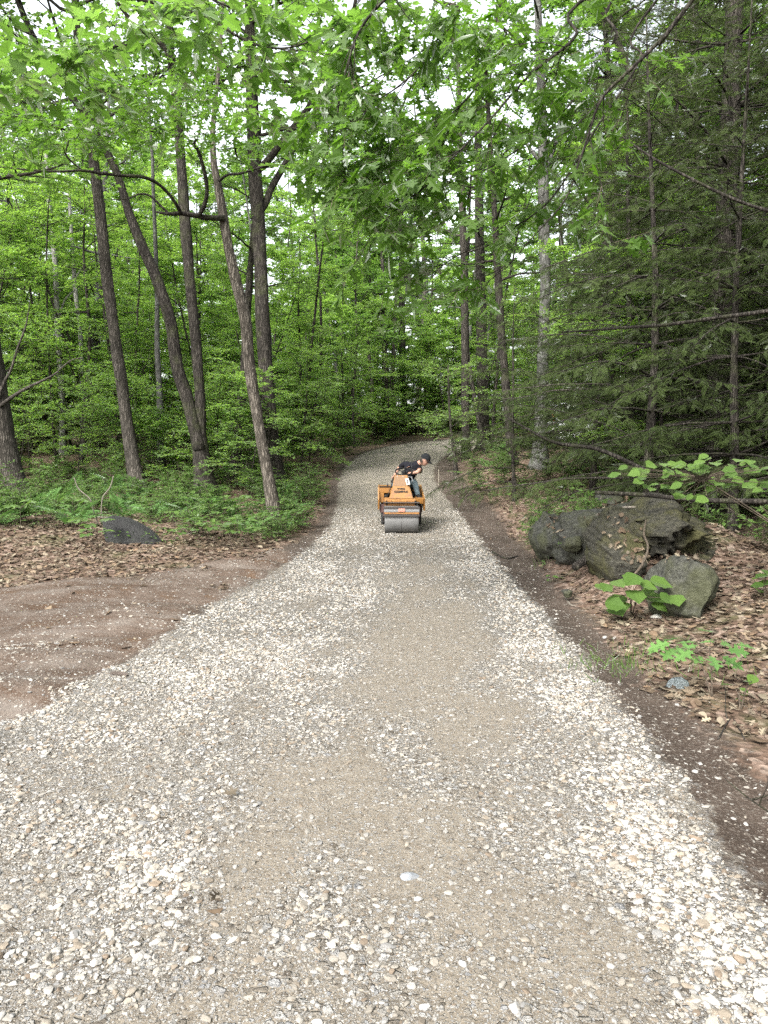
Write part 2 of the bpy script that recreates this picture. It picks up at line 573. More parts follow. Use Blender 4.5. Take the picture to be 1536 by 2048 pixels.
def tag(o, label, cat, group=None):
    o['label'] = label
    o['category'] = cat
    if group:
        o['group'] = group
    return o


def thing(name, label, cat, loc=(0, 0, 0), group=None):
    o = bpy.data.objects.new(name, None)
    COL.objects.link(o)
    o.location = tuple(float(a) for a in loc)
    o.empty_display_size = 0.2
    return tag(o, label, cat, group)


def dup(root, loc, rz=0.0, sc=1.0, label=None, tilt=(0, 0)):
    r = root.copy()
    COL.objects.link(r)
    r.location = tuple(float(a) for a in loc)
    r.rotation_euler = (tilt[0], tilt[1], rz)
    r.scale = (sc, sc, sc) if np.ndim(sc) == 0 else sc
    if label:
        r['label'] = label
    for ch in list(root.children):
        c = ch.copy()
        COL.objects.link(c)
        c.parent = r
    return r


def nrm(a):
    a = np.asarray(a, float)
    return a / (np.linalg.norm(a, axis=-1, keepdims=True) + 1e-12)


def catmull(pts, n):
    """resample control rows (any number of columns) with a Catmull-Rom spline"""
    p = np.asarray(pts, float)
    p = np.vstack([2 * p[0] - p[1], p, 2 * p[-1] - p[-2]])
    k = len(p) - 3
    t = np.linspace(0, k, n)
    i = np.clip(t.astype(int), 0, k - 1)
    f = (t - i)[:, None]
    a, b, c, d = p[i], p[i + 1], p[i + 2], p[i + 3]
    return 0.5 * (2 * b + (c - a) * f + (2 * a - 5 * b + 4 * c - d) * f ** 2 + (3 * b - a - 3 * c + d) * f ** 3)


def tube(mb, pts, rad, sides=8, mat=0, rough=0.0, seed=0, col=(0.5, 0.5, 0.5, 1), cap=True):
    pts = np.asarray(pts, float)
    n = len(pts)
    rad = np.broadcast_to(np.asarray(rad, float), (n,))
    T = nrm(np.gradient(pts, axis=0))
    ref = np.array([1.0, 0.13, 0.07]) if abs(T[0][0]) < 0.8 else np.array([0.1, 1.0, 0.0])
    U = nrm(ref - T * (T @ ref)[:, None])
    W = np.cross(T, U)
    a = np.arange(sides) / sides * 2 * math.pi
    r = rad[:, None] * np.ones(sides)
    if rough:
        ln = np.concatenate([[0], np.cumsum(np.linalg.norm(np.diff(pts, axis=0), axis=1))])
        nz = vnoise(np.cos(a)[None] * 1.7 + ln[:, None] * 1.3 + seed, np.sin(a)[None] * 1.7 + ln[:, None] * 0.4, seed) - 0.5
        nz2 = vnoise(a[None] * 3.0 + 0 * ln[:, None], ln[:, None] * 2.2 + seed * 3, seed + 5) - 0.5
        r = r * (1 + rough * 2 * nz + rough * 1.4 * nz2)
    V = pts[:, None] + U[:, None] * (r * np.cos(a))[..., None] + W[:, None] * (r * np.sin(a))[..., None]
    idx = np.arange(n * sides).reshape(n, sides)
    j = np.roll(idx, -1, axis=1)
    F = np.stack([idx[:-1], j[:-1], j[1:], idx[1:]], -1).reshape(-1, 4)
    V = V.reshape(-1, 3)
    if cap:
        mb.add(V, [F, idx[-1][None], idx[0][::-1][None]], mat, col)
    else:
        mb.add(V, F, mat, col)


def frames(X, N):
    X = nrm(X)
    Z = nrm(N - X * np.sum(N * X, -1, keepdims=True))
    Y = np.cross(Z, X)
    return np.stack([X, Y, Z], -1)


def scatter(mb, tv, tf, pos, Rm, sc, mat=0, col=None):
    tv = np.asarray(tv, float)
    pos = np.asarray(pos, float)
    n, k = len(pos), len(tv)
    if n == 0:
        return
    sc = np.asarray(sc, float)
    sc = sc[:, None, None] if sc.ndim == 1 else sc[:, None, :]
    V = np.einsum('nij,nkj->nki', Rm, tv[None] * sc) + pos[:, None]
    off = (np.arange(n) * k)[:, None, None]
    faces = [(np.asarray(f)[None] + off).reshape(-1, np.asarray(f).shape[1]) for f in tf]
    if col is None:
        col = np.full((n, 4), 0.5)
    mb.add(V.reshape(-1, 3), faces, mat, np.repeat(np.asarray(col, float), k, 0))


# leaf templates: length along +X, width along Y, face up +Z
def leaf_simple(w=0.3, fold=0.10):
    v = [(0, 0, 0), (0.42, w, fold), (1, 0, -0.08), (0.42, -w, fold), (0.42, 0, 0)]
    return np.array(v), [np.array([(0, 4, 1), (4, 2, 1), (0, 3, 4), (4, 3, 2)])]


def leaf_quad(w=0.3, fold=0.08):
    v = [(0, 0, 0), (0.45, w, fold), (1, 0, -0.05), (0.45, -w, fold)]
    return np.array(v), [np.array([(0, 2, 1), (0, 3, 2)])]


def leaf_lobed(half, fold=0.12, curl=0.15):
    """two n-gon halves folded on the midrib"""
    h = np.array(half)
    n = len(h)
    z = lambda x, y: fold * abs(y) - curl * x * x
    up = [(x, y, z(x, y)) for x, y in h]
    dn = [(x, -y, z(x, y)) for x, y in h[1:-1]]
    f1 = list(range(n))[::-1]
    f2 = [0] + list(range(n, n + n - 2)) + [n - 1]
    return np.array(up + dn), [np.array([f1]), np.array([f2])]


OAK_HALF = [(0, 0), (0.10, 0.012), (0.17, 0.05), (0.20, 0.17), (0.29, 0.09), (0.36, 0.11), (0.44, 0.33), (0.47, 0.25), (0.53, 0.28), (0.53, 0.11), (0.61, 0.10), (0.70, 0.29), (0.73, 0.21), (0.79, 0.21), (0.77, 0.08), (0.86, 0.09), (0.89, 0.05), (1.0, 0.0)]
MAPLE_HALF = [(0, 0), (0.12, 0.01), (0.10, 0.20), (0.22, 0.20), (0.30, 0.44), (0.38, 0.36), (0.50, 0.42), (0.46, 0.20), (0.62, 0.22), (0.72, 0.28), (0.74, 0.15), (0.84, 0.12), (1.0, 0.0)]
OVAL_HALF = [(0, 0), (0.08, 0.10), (0.2, 0.24), (0.38, 0.34), (0.55, 0.33), (0.72, 0.23), (0.88, 0.09), (1.0, 0.0)]
T_LEAF = leaf_simple(0.30)
T_QUAD = leaf_quad(0.32)
T_OAK = leaf_lobed(OAK_HALF)
T_MAPLE = leaf_lobed(MAPLE_HALF)
T_OVAL = leaf_lobed(OVAL_HALF, 0.15, 0.12)


def frond_template(pairs, wid, nl, nw, droop=0.15, ang=1.05):
    """flat spray: axis with paired narrow leaflets"""
    V, F = [], []
    for i in range(pairs):
        t = (i + 0.7) / pairs
        L = wid * (1 - t) ** 0.75 * min(1, t * 4 + 0.3) + 0.02
        for sgn in (1, -1):
            d = np.array([math.cos(ang), sgn * math.sin(ang)])
            p = np.array([t, 0.0])
            q = np.array([-d[1], d[0]]) * nw
            z0, z1 = -droop * t * t, -droop * t * t - droop * 0.5 * L
            k = len(V)
            V += [(p[0], p[1], z0), (*(p + d * L * 0.45 + q), z0 + 0.01), (*(p + d * L), z1), (*(p + d * L * 0.45 - q), z0 + 0.01)]
            F += [(k, k + 3, k + 2, k + 1)]
    k = len(V)
    V += [(0, 0.008, 0), (0, -0.008, 0), (1.05, 0, -droop * 1.1)]
    return np.array(V), [np.array(F), np.array([(k, k + 1, k + 2)])]


T_HEM = frond_template(10, 0.34, 0, 0.030, 0.20, 0.9)
T_FERN = frond_template(13, 0.30, 0, 0.030, 0.45, 1.25)


def rand_unit(rng, n):
    return nrm(rng.normal(size=(n, 3)))


UP = np.array([0, 0, 1.0])


def grow(rng, p, d, L, n=6, up=0.0, wob=0.12):
    pts = [np.array(p, float)]
    d = nrm(d)
    for i in range(n):
        d = nrm(d + rng.normal(size=3) * wob + UP * up)
        pts.append(pts[-1] + d * L / n)
    return np.array(pts)


def along(pts, t):
    """point and direction at parameter t in 0..1 of a polyline"""
    n = len(pts) - 1
    f = min(max(t, 0), 0.9999) * n
    i = int(f)
    return pts[i] + (pts[i + 1] - pts[i]) * (f - i), nrm(pts[i + 1] - pts[i])


def leaf_bulk(mb, rng, P0, D, L, m, size, tmpl, mat, flat=0.35, droop=0.1, tint=None, spread=0.9, hang=0.0):
    """m leaves along each straight twig"""
    P0, D, L = np.asarray(P0), np.asarray(D), np.asarray(L)
    n = len(P0)
    if n == 0:
        return
    t = np.tile((np.arange(m) + 0.6) / m, (n, 1)) + rng.uniform(-0.08, 0.08, (n, m))
    pos = P0[:, None] + D[:, None] * (L[:, None] * t)[..., None]
    pos[..., 2] -= droop * L[:, None] * t * t
    S = nrm(np.cross(D, UP) + rng.normal(size=(n, 3)) * 0.15)
    sg = np.where(np.arange(m) % 2 == 0, 1.0, -1.0)[None, :, None]
    d = D[:, None] * 0.55 + S[:, None] * sg * spread + rng.normal(size=(n, m, 3)) * 0.28
    d[..., 2] -= hang
    nn = UP + rng.normal(size=(n, m, 3)) * flat
    sz = size * rng.uniform(0.65, 1.2, (n, m))
    tt = (rng.random(n) if tint is None else tint)[:, None] * 0.6 + rng.random((n, m)) * 0.4
    col = np.ones((n * m, 4))
    col[:, 0] = tt.ravel()
    scatter(mb, tmpl[0], tmpl[1], pos.reshape(-1, 3), frames(d.reshape(-1, 3), nn.reshape(-1, 3)), sz.ravel(), mat, col)


def twig_bulk(mb, P0, D, L, r, mat, droop=0.1):
    P0, D, L = np.asarray(P0), np.asarray(D), np.asarray(L)
    if len(P0) == 0:
        return
    a = np.arange(3) / 3 * 2 * math.pi
    ring = np.stack([0 * a, np.cos(a), np.sin(a)], 1)
    tv = np.vstack([ring, ring * 0.4 + [1, 0, 0]])
    D2 = D.copy()
    D2[:, 2] -= droop * 0.8
    tf = [np.array([(0, 1, 4, 3), (1, 2, 5, 4), (2, 0, 3, 5)])]
    scatter(mb, tv, tf, P0, frames(D2, np.tile([0.1, 0.2, 1.0], (len(P0), 1))), np.stack([L, np.full(len(L), r), np.full(len(L), r)], 1), mat)


def crown(wood, lf, rng, trunk, trad, zlo, zhi, n_limb, reach, elev, nbr, ntw, nleaf, size, tmpl=T_QUAD, flat=0.35, up=0.03, twl=0.45, wood_mat=0, sides=6, az0=None):
    """limbs and branches into `wood`, twigs (slot 1) and leaves (slot 0) into `lf`"""
    P0, D, L, tn = [], [], [], []
    zs = trunk[:, 2]
    for i in range(n_limb):
        t = (i + rng.random()) / n_limb
        z = zlo + (zhi - zlo) * t
        k = int(np.clip(np.searchsorted(zs, z), 1, len(zs) - 1))
        p, r = trunk[k], trad[k]
        az = (i * 2.39996 + rng.uniform(-0.5, 0.5)) if az0 is None else az0 + rng.uniform(-1.1, 1.1)
        e = elev[0] + (elev[1] - elev[0]) * t + rng.uniform(-0.2, 0.2)
        Li = reach(t) * rng.uniform(0.7, 1.2)
        d = np.array([math.cos(az) * math.cos(e), math.sin(az) * math.cos(e), math.sin(e)])
        pts = grow(rng, p, d, Li, 7, up, 0.13)
        r0 = min(r * 0.55, 0.012 + Li * 0.013)
        tube(wood, pts, np.linspace(r0, 0.006, 8), sides, wood_mat, cap=False)
        for j in range(nbr):
            s = 0.22 + 0.78 * (j + rng.random()) / nbr
            q, dd = along(pts, s)
            sd = nrm(np.cross(dd, UP)) * (1 if j % 2 else -1)
            d2 = nrm(dd * rng.uniform(0.4, 0.9) + sd * rng.uniform(0.5, 1.0) + UP * rng.uniform(-0.15, 0.3))
            L2 = max(Li * (1 - 0.62 * s) * rng.uniform(0.35, 0.6), twl * 0.9)
            p2 = grow(rng, q, d2, L2, 4, up * 0.5, 0.16)
            tube(wood, p2, np.linspace(r0 * 0.32 + 0.003, 0.003, 5), 4, wood_mat, cap=False)
            base_t = rng.random()
            for k2 in range(ntw):
                s2 = 0.15 + 0.85 * (k2 + rng.random()) / ntw
                q2, e2 = along(p2, s2)
                sd2 = nrm(np.cross(e2, UP)) * (1 if k2 % 2 else -1)
                P0.append(q2)
                D.append(nrm(e2 * rng.uniform(0.4, 1.0) + sd2 * rng.uniform(0.4, 1.0) + UP * rng.uniform(-0.12, 0.2)))
                L.append(twl * rng.uniform(0.6, 1.2))
                tn.append(np.clip(base_t + rng.normal() * 0.15, 0, 1))
    if len(P0):
        P0, D, L, tn = np.array(P0), np.array(D), np.array(L), np.array(tn)
        twig_bulk(lf, P0, D, L, 0.003, 1)
        leaf_bulk(lf, rng, P0, D, L, nleaf, size, tmpl, 0, flat, tint=tn)


# ------------------------------------------------------------------ ground sheet
def axis_pts(parts):
    out = [parts[0][0]]
    for a, b, s0, s1 in parts:
        x = a
        while x < b - 1e-6:
            f = (x - a) / (b - a)
            x = min(b, x + s0 + (s1 - s0) * f)
            out.append(x)
    return np.array(out)


gx_r = axis_pts([(0, 3.2, 0.035, 0.04), (3.2, 7, 0.05, 0.25), (7, 20, 0.3, 1.2), (20, 60, 2, 6), (60, 500, 10, 120)])
gx = np.concatenate([-gx_r[:0:-1], gx_r])
gy = np.concatenate([-axis_pts([(0, 20, 1, 4), (20, 300, 20, 90)])[:0:-1], axis_pts([(0, 1.4, 0.3, 0.05), (1.4, 5, 0.035, 0.045), (5, 12, 0.05, 0.12), (12, 22, 0.13, 0.22), (22, 60, 0.3, 1.4), (60, 160, 3, 8), (160, 600, 15, 120)])])
GX, GY = np.meshgrid(gx, gy)
GZ, SDR, SDD, SDJ = ground_all(GX, GY)


def density(x, y):
    """share of the road surface that is loose pale stone rather than packed fines"""
    a, b = xl(y), xr(y)
    s = (np.asarray(x) - a) / (b - a)
    edge = np.exp(-((s - 0.93) / 0.09) ** 2) * 1.0 + np.exp(-((s - 0.15) / 0.17) ** 2) * 0.75 + np.exp(-((s - 0.42) / 0.08) ** 2) * 0.28
    track = np.exp(-((s - 0.64) / 0.15) ** 2) * 0.24 + np.exp(-((s - 0.30) / 0.06) ** 2) * 0.10
    n = fbm(np.asarray(x) * 0.9, np.asarray(y) * 0.45, 21) - 0.5
    n2 = fbm(np.asarray(x) * 3.1, np.asarray(y) * 2.2, 31, 3) - 0.5
    far_ = sstep(9, 18, y) * 0.18
    return np.clip(0.29 + far_ + edge * 0.75 - track + n * 1.25 + n2 * 1.5, 0.04, 1)


DEN = density(GX, GY)
nx, ny = len(gx), len(gy)
gid = np.arange(nx * ny).reshape(ny, nx)
GF = np.stack([gid[:-1, :-1], gid[:-1, 1:], gid[1:, 1:], gid[1:, :-1]], -1).reshape(-1, 4)
GV = np.stack([GX, GY, GZ], -1).reshape(-1, 3)
_sr = SDR.ravel()[GF].mean(1)
_sd = SDD.ravel()[GF].mean(1)
cls = np.where(_sr > 0, 0, np.where(_sd > 0, 1, 2))
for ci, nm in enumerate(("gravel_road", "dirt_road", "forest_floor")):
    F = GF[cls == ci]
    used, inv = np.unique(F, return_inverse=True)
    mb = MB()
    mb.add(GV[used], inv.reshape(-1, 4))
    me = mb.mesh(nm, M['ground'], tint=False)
    for k, arr in (("sdr", SDR), ("sdd", SDD), ("sdj", SDJ), ("den", DEN)):
        at = me.attributes.new(k, 'FLOAT', 'POINT')
        at.data.foreach_set("value", arr.ravel()[used].astype(np.float32))
    o = bpy.data.objects.new(nm, me)
    COL.objects.link(o)
    o['kind'] = 'structure'

# ------------------------------------------------------------------ crushed stone on the road
def ico(sub):
    bm = bmesh.new()
    bmesh.ops.create_icosphere(bm, subdivisions=sub, radius=1)
    bm.verts.ensure_lookup_table()
    V = np.array([v.co[:] for v in bm.verts])
    F = np.array([[v.index for v in f.verts] for f in bm.faces])
    bm.free()
    return V, F


def stone_variants(sub, n, rng):
    V0, F = ico(sub)
    out = []
    for i in range(n):
        V = V0.copy()
        for k in range(9):                      # chop with random planes: crushed faces
            d = rand_unit(rng, 1)[0]
            h = rng.uniform(0.55, 0.92)
            ex = np.maximum(V @ d - h, 0)
            V = V - ex[:, None] * d
        V *= 1 + rng.normal(size=(len(V), 1)) * 0.05
        out.append((V, F))
    return out


STONE_COL = np.array([(0.60, 0.59, 0.57), (0.54, 0.52, 0.48), (0.47, 0.44, 0.39), (0.66, 0.65, 0.63), (0.43, 0.435, 0.44), (0.38, 0.33, 0.27), (0.30, 0.24, 0.185), (0.55, 0.50, 0.43)])
STONE_W = np.array([0.18, 0.18, 0.16, 0.11, 0.12, 0.11, 0.06, 0.08])


def stones(mb, rng, variants, x, y, size, sink=0.34):
    n = len(x)
    z = H(x, y)
    yaw = rng.uniform(0, 2 * math.pi, n)
    X = np.stack([np.cos(yaw), np.sin(yaw), rng.normal(size=n) * 0.18], 1)
    N = np.stack([rng.normal(size=n) * 0.22, rng.normal(size=n) * 0.22, np.ones(n)], 1)
    sc = size[:, None] * np.stack([rng.uniform(0.9, 1.5, n), rng.uniform(0.7, 1.05, n), rng.uniform(0.38, 0.68, n)], 1)
    pos = np.stack([x, y, z + sc[:, 2] * (1 - 2 * sink * rng.uniform(0.6, 2.0, n))], 1)
    ci = rng.choice(len(STONE_COL), n, p=STONE_W / STONE_W.sum())
    col = np.ones((n, 4))
    col[:, :3] = STONE_COL[ci] * np.array([1.0, 0.982, 0.945]) * rng.uniform(0.85, 1.12, (n, 1)) * (0.29 + 0.14 * np.clip(density(x, y), 0, 1))[:, None]
    vi = rng.integers(0, len(variants), n)
    Rm = frames(X, N)
    for k, (V, F) in enumerate(variants):
        s = vi == k
        scatter(mb, V, [F], pos[s], Rm[s], sc[s], 0, col[s])


rng = np.random.default_rng(21)
sv2 = stone_variants(2, 14, rng)
sv1 = stone_variants(1, 14, rng)
gr = MB()
for (y0, y1, per, smin, smax, var, pw) in ((1.5, 3.4, 2300, 0.0055, 0.0185, sv2, 3.0), (1.5, 3.4, 6800, 0.0026, 0.006, sv1, 1.3), (3.4, 6.5, 1700, 0.0055, 0.0165, sv2, 2.6), (3.4, 6.5, 3400, 0.0034, 0.0065, sv1, 1.3), (6.5, 11, 1150, 0.0065, 0.018, sv1, 1.8), (11, 18, 420, 0.009, 0.02, sv1, 1.4)):
    n = int(per * (y1 - y0) * 5.4)
    y = rng.uniform(y0, y1, n)
    x = rng.uniform(-3.3, 2.6, n)
    keep = np.abs(x) < 0.60 * y + 0.5
    x, y = x[keep], y[keep]
    z, sdr, sdd, sdj = ground_all(x, y)
    dn = density(x, y)
    edge = sdr + (fbm(x * 5, y * 5, 3) - 0.5) * 0.35
    prob = np.where(edge > 0, 0.22 + 0.78 * dn ** 1.2, 0.10 * np.exp(edge / 0.14) + 0.06 * (sdj > 0) * (0.25 + 2.2 * (fbm(x * 1.3, y * 1.3, 17) > 0.52)))
    k = rng.random(len(x)) < prob
    x, y = x[k], y[k]
    size = smin + (smax - smin) * rng.random(len(x)) ** pw
    size *= 0.85 + 0.35 * density(x, y)
    stones(gr, rng, var, x, y, size)
o = gr.build("gravel", M['stone'], smooth=False)
o['kind'] = 'stuff'
tag(o, "pale crushed stone loosely covering the road surface", "gravel")

# larger single stones lying on and beside the gravel
BIG = [(754, 1950, 30, "whitish angular cobble alone in the tan patch at the bottom of the road"),
       (690, 1985, 22, None), (850, 2018, 26, None), (822, 2010, 22, None), (1030, 2020, 34, "pale blocky stone among the loose stones at the bottom edge"),
       (1140, 1895, 22, None), (925, 1930, 20, None), (820, 1760, 40, "flat bluish grey stone pressed into the middle of the road"),
       (740, 1742, 20, None), (837, 1800, 18, None), (1480, 2000, 40, "large pale rounded stone in the bottom corner of the road"), (1420, 1945, 24, None),
       (1355, 1412, 14, "white chunky stone on the dark soil just below the small grey rock"), (1230, 1279, 14, None), (1210, 1277, 12, None),
       (1343, 1662, 16, None), (1400, 1530, 14, None), (1390, 1545, 13, None), (1435, 1560, 15, None), (1465, 1640, 14, None), (1492, 1650, 14, None),
       (125, 1955, 26, "pale stone on the lefthand gravel beside a fist sized gap"), (300, 2000, 24, None), (150, 2008, 24, None), (505, 1990, 22, None), (60, 1900, 22, None), (575, 1880, 18, None), (40, 1560, 16, None),
       (1312, 1237, 24, "chalky white stone in the dead leaves before the boulder")]
BIG[21] = (125, 1955, 26, None)
rng = np.random.default_rng(22)
for i, (px, py, w, lab) in enumerate(BIG):
    p = G(px, py)
    r = w / FPX * p[1] * 0.5
    V, F = sv2[i % len(sv2)]
    V = V * np.array([r * 1.15, r * rng.uniform(0.75, 1), r * rng.uniform(0.5, 0.75)])
    a = rng.uniform(0, 6.28)
    V = V @ np.array([[math.cos(a), -math.sin(a), 0], [math.sin(a), math.cos(a), 0], [0, 0, 1]]).T
    c = STONE_COL[[0, 3, 0, 1, 3][i % 5]] * 0.36 if i != 7 else np.array([0.16, 0.172, 0.185])
    m_ = MB().add(V, F, 0, (*c, 1))
    ob = m_.build("loose_stone", M['stone'], smooth=False, at=(p[0], p[1], p[2] + r * 0.25))
    tag(ob, lab or "pale fist sized stone lying loose on the gravel or soil", "stone", "larger loose stones")
# ------------------------------------------------------------------ fallen leaves
def dead_leaf_cols(rng, n):
    base = np.array([(0.23, 0.165, 0.12), (0.16, 0.105, 0.07), (0.29, 0.23, 0.18), (0.10, 0.06, 0.04), (0.20, 0.125, 0.08), (0.34, 0.275, 0.21)])
    c = np.ones((n, 4))
    base = base * np.array([0.86, 0.90, 0.82])
    c[:, :3] = base[rng.choice(len(base), n, p=[.25, .2, .2, .13, .14, .08])] * rng.uniform(0.22, 0.72, (n, 1))
    return c


def curled(t, amt, twist):
    V = t[0].copy()
    V[:, 2] += amt * (V[:, 0] - 0.5) ** 2 * 1.6 + twist * V[:, 1] * (V[:, 0] - 0.4) + 0.6 * amt * V[:, 1] ** 2
    return V, t[1]


rng = np.random.default_rng(31)
DEAD = [curled(T_OAK, 0.35, 0.5), curled(T_OAK, -0.3, -0.6), curled(T_MAPLE, 0.4, 0.4), curled(T_OAK, 0.6, 0.9), curled(T_OVAL, 0.4, -0.5), curled(T_OAK, -0.1, 0.3)]
lt = MB()


def litter(n, xa, xb, ya, yb, size, cond, lift=0.02):
    x, y = rng.uniform(xa, xb, n), rng.uniform(ya, yb, n)
    z, sdr, sdd, sdj = ground_all(x, y)
    k = cond(x, y, sdr, sdd, sdj)
    x, y, z = x[k], y[k], z[k]
    n = len(x)
    yaw = rng.uniform(0, 6.28, n)
    X = np.stack([np.cos(yaw), np.sin(yaw), rng.normal(size=n) * 0.2], 1)
    N = np.stack([rng.normal(size=n) * 0.35, rng.normal(size=n) * 0.35, np.ones(n)], 1)
    pos = np.stack([x, y, z + lift * rng.random(n) + 0.004], 1)
    pos -= X * size * 0.5
    col = dead_leaf_cols(rng, n)
    sz = size * rng.uniform(0.3, 1.3, n)
    vi = rng.integers(0, len(DEAD), n)
    Rm = frames(X, N)
    for j, t in enumerate(DEAD):
        s = vi == j
        scatter(lt, t[0], t[1], pos[s], Rm[s], sz[s], 0, col[s])


nz = lambda x, y, s, f: fbm(np.asarray(x) * f, np.asarray(y) * f, s, 3)
litter(15000, 0.8, 7, 2.2, 9, 0.080, lambda x, y, a, b, c: (b < (nz(x, y, 51, 2.5) - 0.55) * 0.5) & (x > 0))
litter(6500, 1, 9, 9, 22, 0.10, lambda x, y, a, b, c: (b < (nz(x, y, 52, 2.0) - 0.5) * 0.4) & (x > 0))
litter(14000, -9, 0, 8.5, 13.5, 0.080, lambda x, y, a, b, c: (b < (nz(x, y, 53, 1.6) - 0.48) * 1.6) & (rng.random(len(x)) < 1.0))
litter(3000, -9, 0.5, 13.5, 25, 0.12, lambda x, y, a, b, c: (b < 0.05))
litter(6000, -14, 14, 24, 52, 0.14, lambda x, y, a, b, c: (b < 0.0))
litter(260, -3, 3, 2, 14, 0.085, lambda x, y, a, b, c: (rng.random(len(x)) < np.where(a > 0, 0.06, 0.5)))
litter(420, -9, -2, 5, 11, 0.09, lambda x, y, a, b, c: (c > 0) & (rng.random(len(x)) < 0.35), 0.008)
o = lt.build("fallen_leaves", M['litter'], smooth=True)
o['kind'] = 'stuff'
tag(o, "brown curled oak leaves littering the forest floor", "leaves")

# ------------------------------------------------------------------ deciduous trees
WOOD_LEAF = [M['leaf'], M['twig']]


def trunk_line(ctrl, d, flare=True, n=None, dd=0.0):
    """control rows (px, py, width px) -> world polyline and radii; the base goes to the ground"""
    rows = []
    for i, (px, py, w) in enumerate(ctrl):
        dep = d + dd * i / max(1, len(ctrl) - 1)
        rows.append((*P(px, py, dep), w / FPX * dep * 0.425))
    rows = np.array(rows)
    g = H(rows[0, 0], rows[0, 1])
    if flare:
        # bring the base on to the ground along the first segment's lean
        if rows[0, 2] > g - 0.02:
            lean = (rows[0] - rows[1]) / max(1e-3, rows[1, 2] - rows[0, 2])
            dz = rows[0, 2] - (g - 0.15)
            rows = np.vstack([rows[0] + np.array([lean[0] * dz, lean[1] * dz, -dz, 0.0]), rows])
        else:
            f = g - 0.15
            x0 = np.array([np.interp(f, rows[:, 2], rows[:, k]) for k in range(4)])
            rows = np.vstack([x0, rows[rows[:, 2] > f + 0.15]])
    n = n or max(12, len(rows) * 7)
    q = catmull(rows, n)
    pts, rad = q[:, :3], np.maximum(q[:, 3], 0.006)
    if flare:
        hh = pts[:, 2] - g
        rad = rad * (1 + 0.75 * np.exp(-np.maximum(hh, 0) / 0.26))
    return pts, rad


def make_tree(name, label, d, ctrl, bark, leafmat='leaf', forks=(), crowns=(), seed=0, group=None, limbs=(), sides=14, tmpl=T_QUAD):
    rng = np.random.default_rng(seed)
    pts, rad = trunk_line(ctrl, d)
    base = pts[0].copy()
    base[2] = H(base[0], base[1])
    root = thing(name, label, "tree", base, group)
    wd, lf = MB(), MB()
    tube(wd, pts, rad, sides, 0, 0.09, seed)
    lines = [(pts, rad)]
    for fk in forks:
        dd = fk.get('d', d)
        fp, fr = trunk_line(fk['c'], dd, flare=False, dd=fk.get('dd', 0.0))
        tube(wd, fp, fr, 10, 0, 0.08, seed + 3)
        lines.append((fp, fr))
    for c in crowns:
        tp, tr = lines[c.pop('line', 0)]
        crown(wd, lf, rng, tp, tr, tmpl=c.pop('tmpl', tmpl), **c)
    wd.build("trunk", bark, root, base)
    for lb in limbs:
        l = MB()
        for (c, dd0, dd1) in lb:
            lp, lr = trunk_line(c, dd0, flare=False, dd=dd1)
            tube(l, lp, lr, 8, 0, 0.06, seed + 9)
        l.build("limb", M['bark_dark'], root, base)
    if lf.n:
        lf.build("crown", [M[leafmat], M['twig']], root, base, smooth=False)
    return root, lines


RC = lambda a: (lambda t: a * (1.0 - 0.55 * t))
# A: straight trunk on the left
make_tree("oak_tree", "tall straight brown trunk rising behind the grey rock slab", 19.0,
          [(283, 1010, 33), (262, 900, 29), (245, 780, 27), (232, 690, 26), (215, 560, 26), (200, 430, 25), (188, 330, 22), (176, 210, 19), (158, 100, 17), (150, 0, 16), (142, -150, 13), (138, -330, 7)],
          M['bark'], crowns=[dict(zlo=9.0, zhi=17, n_limb=14, reach=RC(3.4), elev=(0.1, 0.8), nbr=9, ntw=6, nleaf=9, size=0.15)], seed=101)
# B: the forked pair
make_tree("forked_tree", "dark trunk forking low into two leaning stems", 18.5,
          [(416, 1012, 44), (405, 930, 42), (398, 870, 36), (400, 790, 25), (393, 700, 25), (385, 620, 24), (378, 540, 24), (370, 440, 24), (362, 330, 22), (357, 250, 20), (345, 140, 18), (340, 80, 17), (338, 0, 15), (335, -160, 11), (330, -330, 6)],
          M['bark_dark'],
          forks=[dict(c=[(400, 900, 30), (378, 810, 30), (355, 735, 28), (340, 640, 28), (312, 555, 26), (285, 495, 24), (258, 425, 20), (225, 325, 18), (165, 225, 16), (110, 145, 15), (60, 60, 14), (20, -40, 12), (-30, -160, 8)], d=18.4),
                 dict(c=[(346, 150, 11), (332, 100, 11), (300, 72, 10), (268, 48, 9), (235, 5, 7)], d=18.5, dd=-0.5)],
          crowns=[dict(zlo=9.5, zhi=16.5, n_limb=11, reach=RC(3.2), elev=(0.1, 0.8), nbr=9, ntw=6, nleaf=9, size=0.15),
                  dict(line=1, zlo=8.5, zhi=13, n_limb=8, reach=RC(2.6), elev=(0.1, 0.6), nbr=7, ntw=5, nleaf=8, size=0.14)], seed=102)
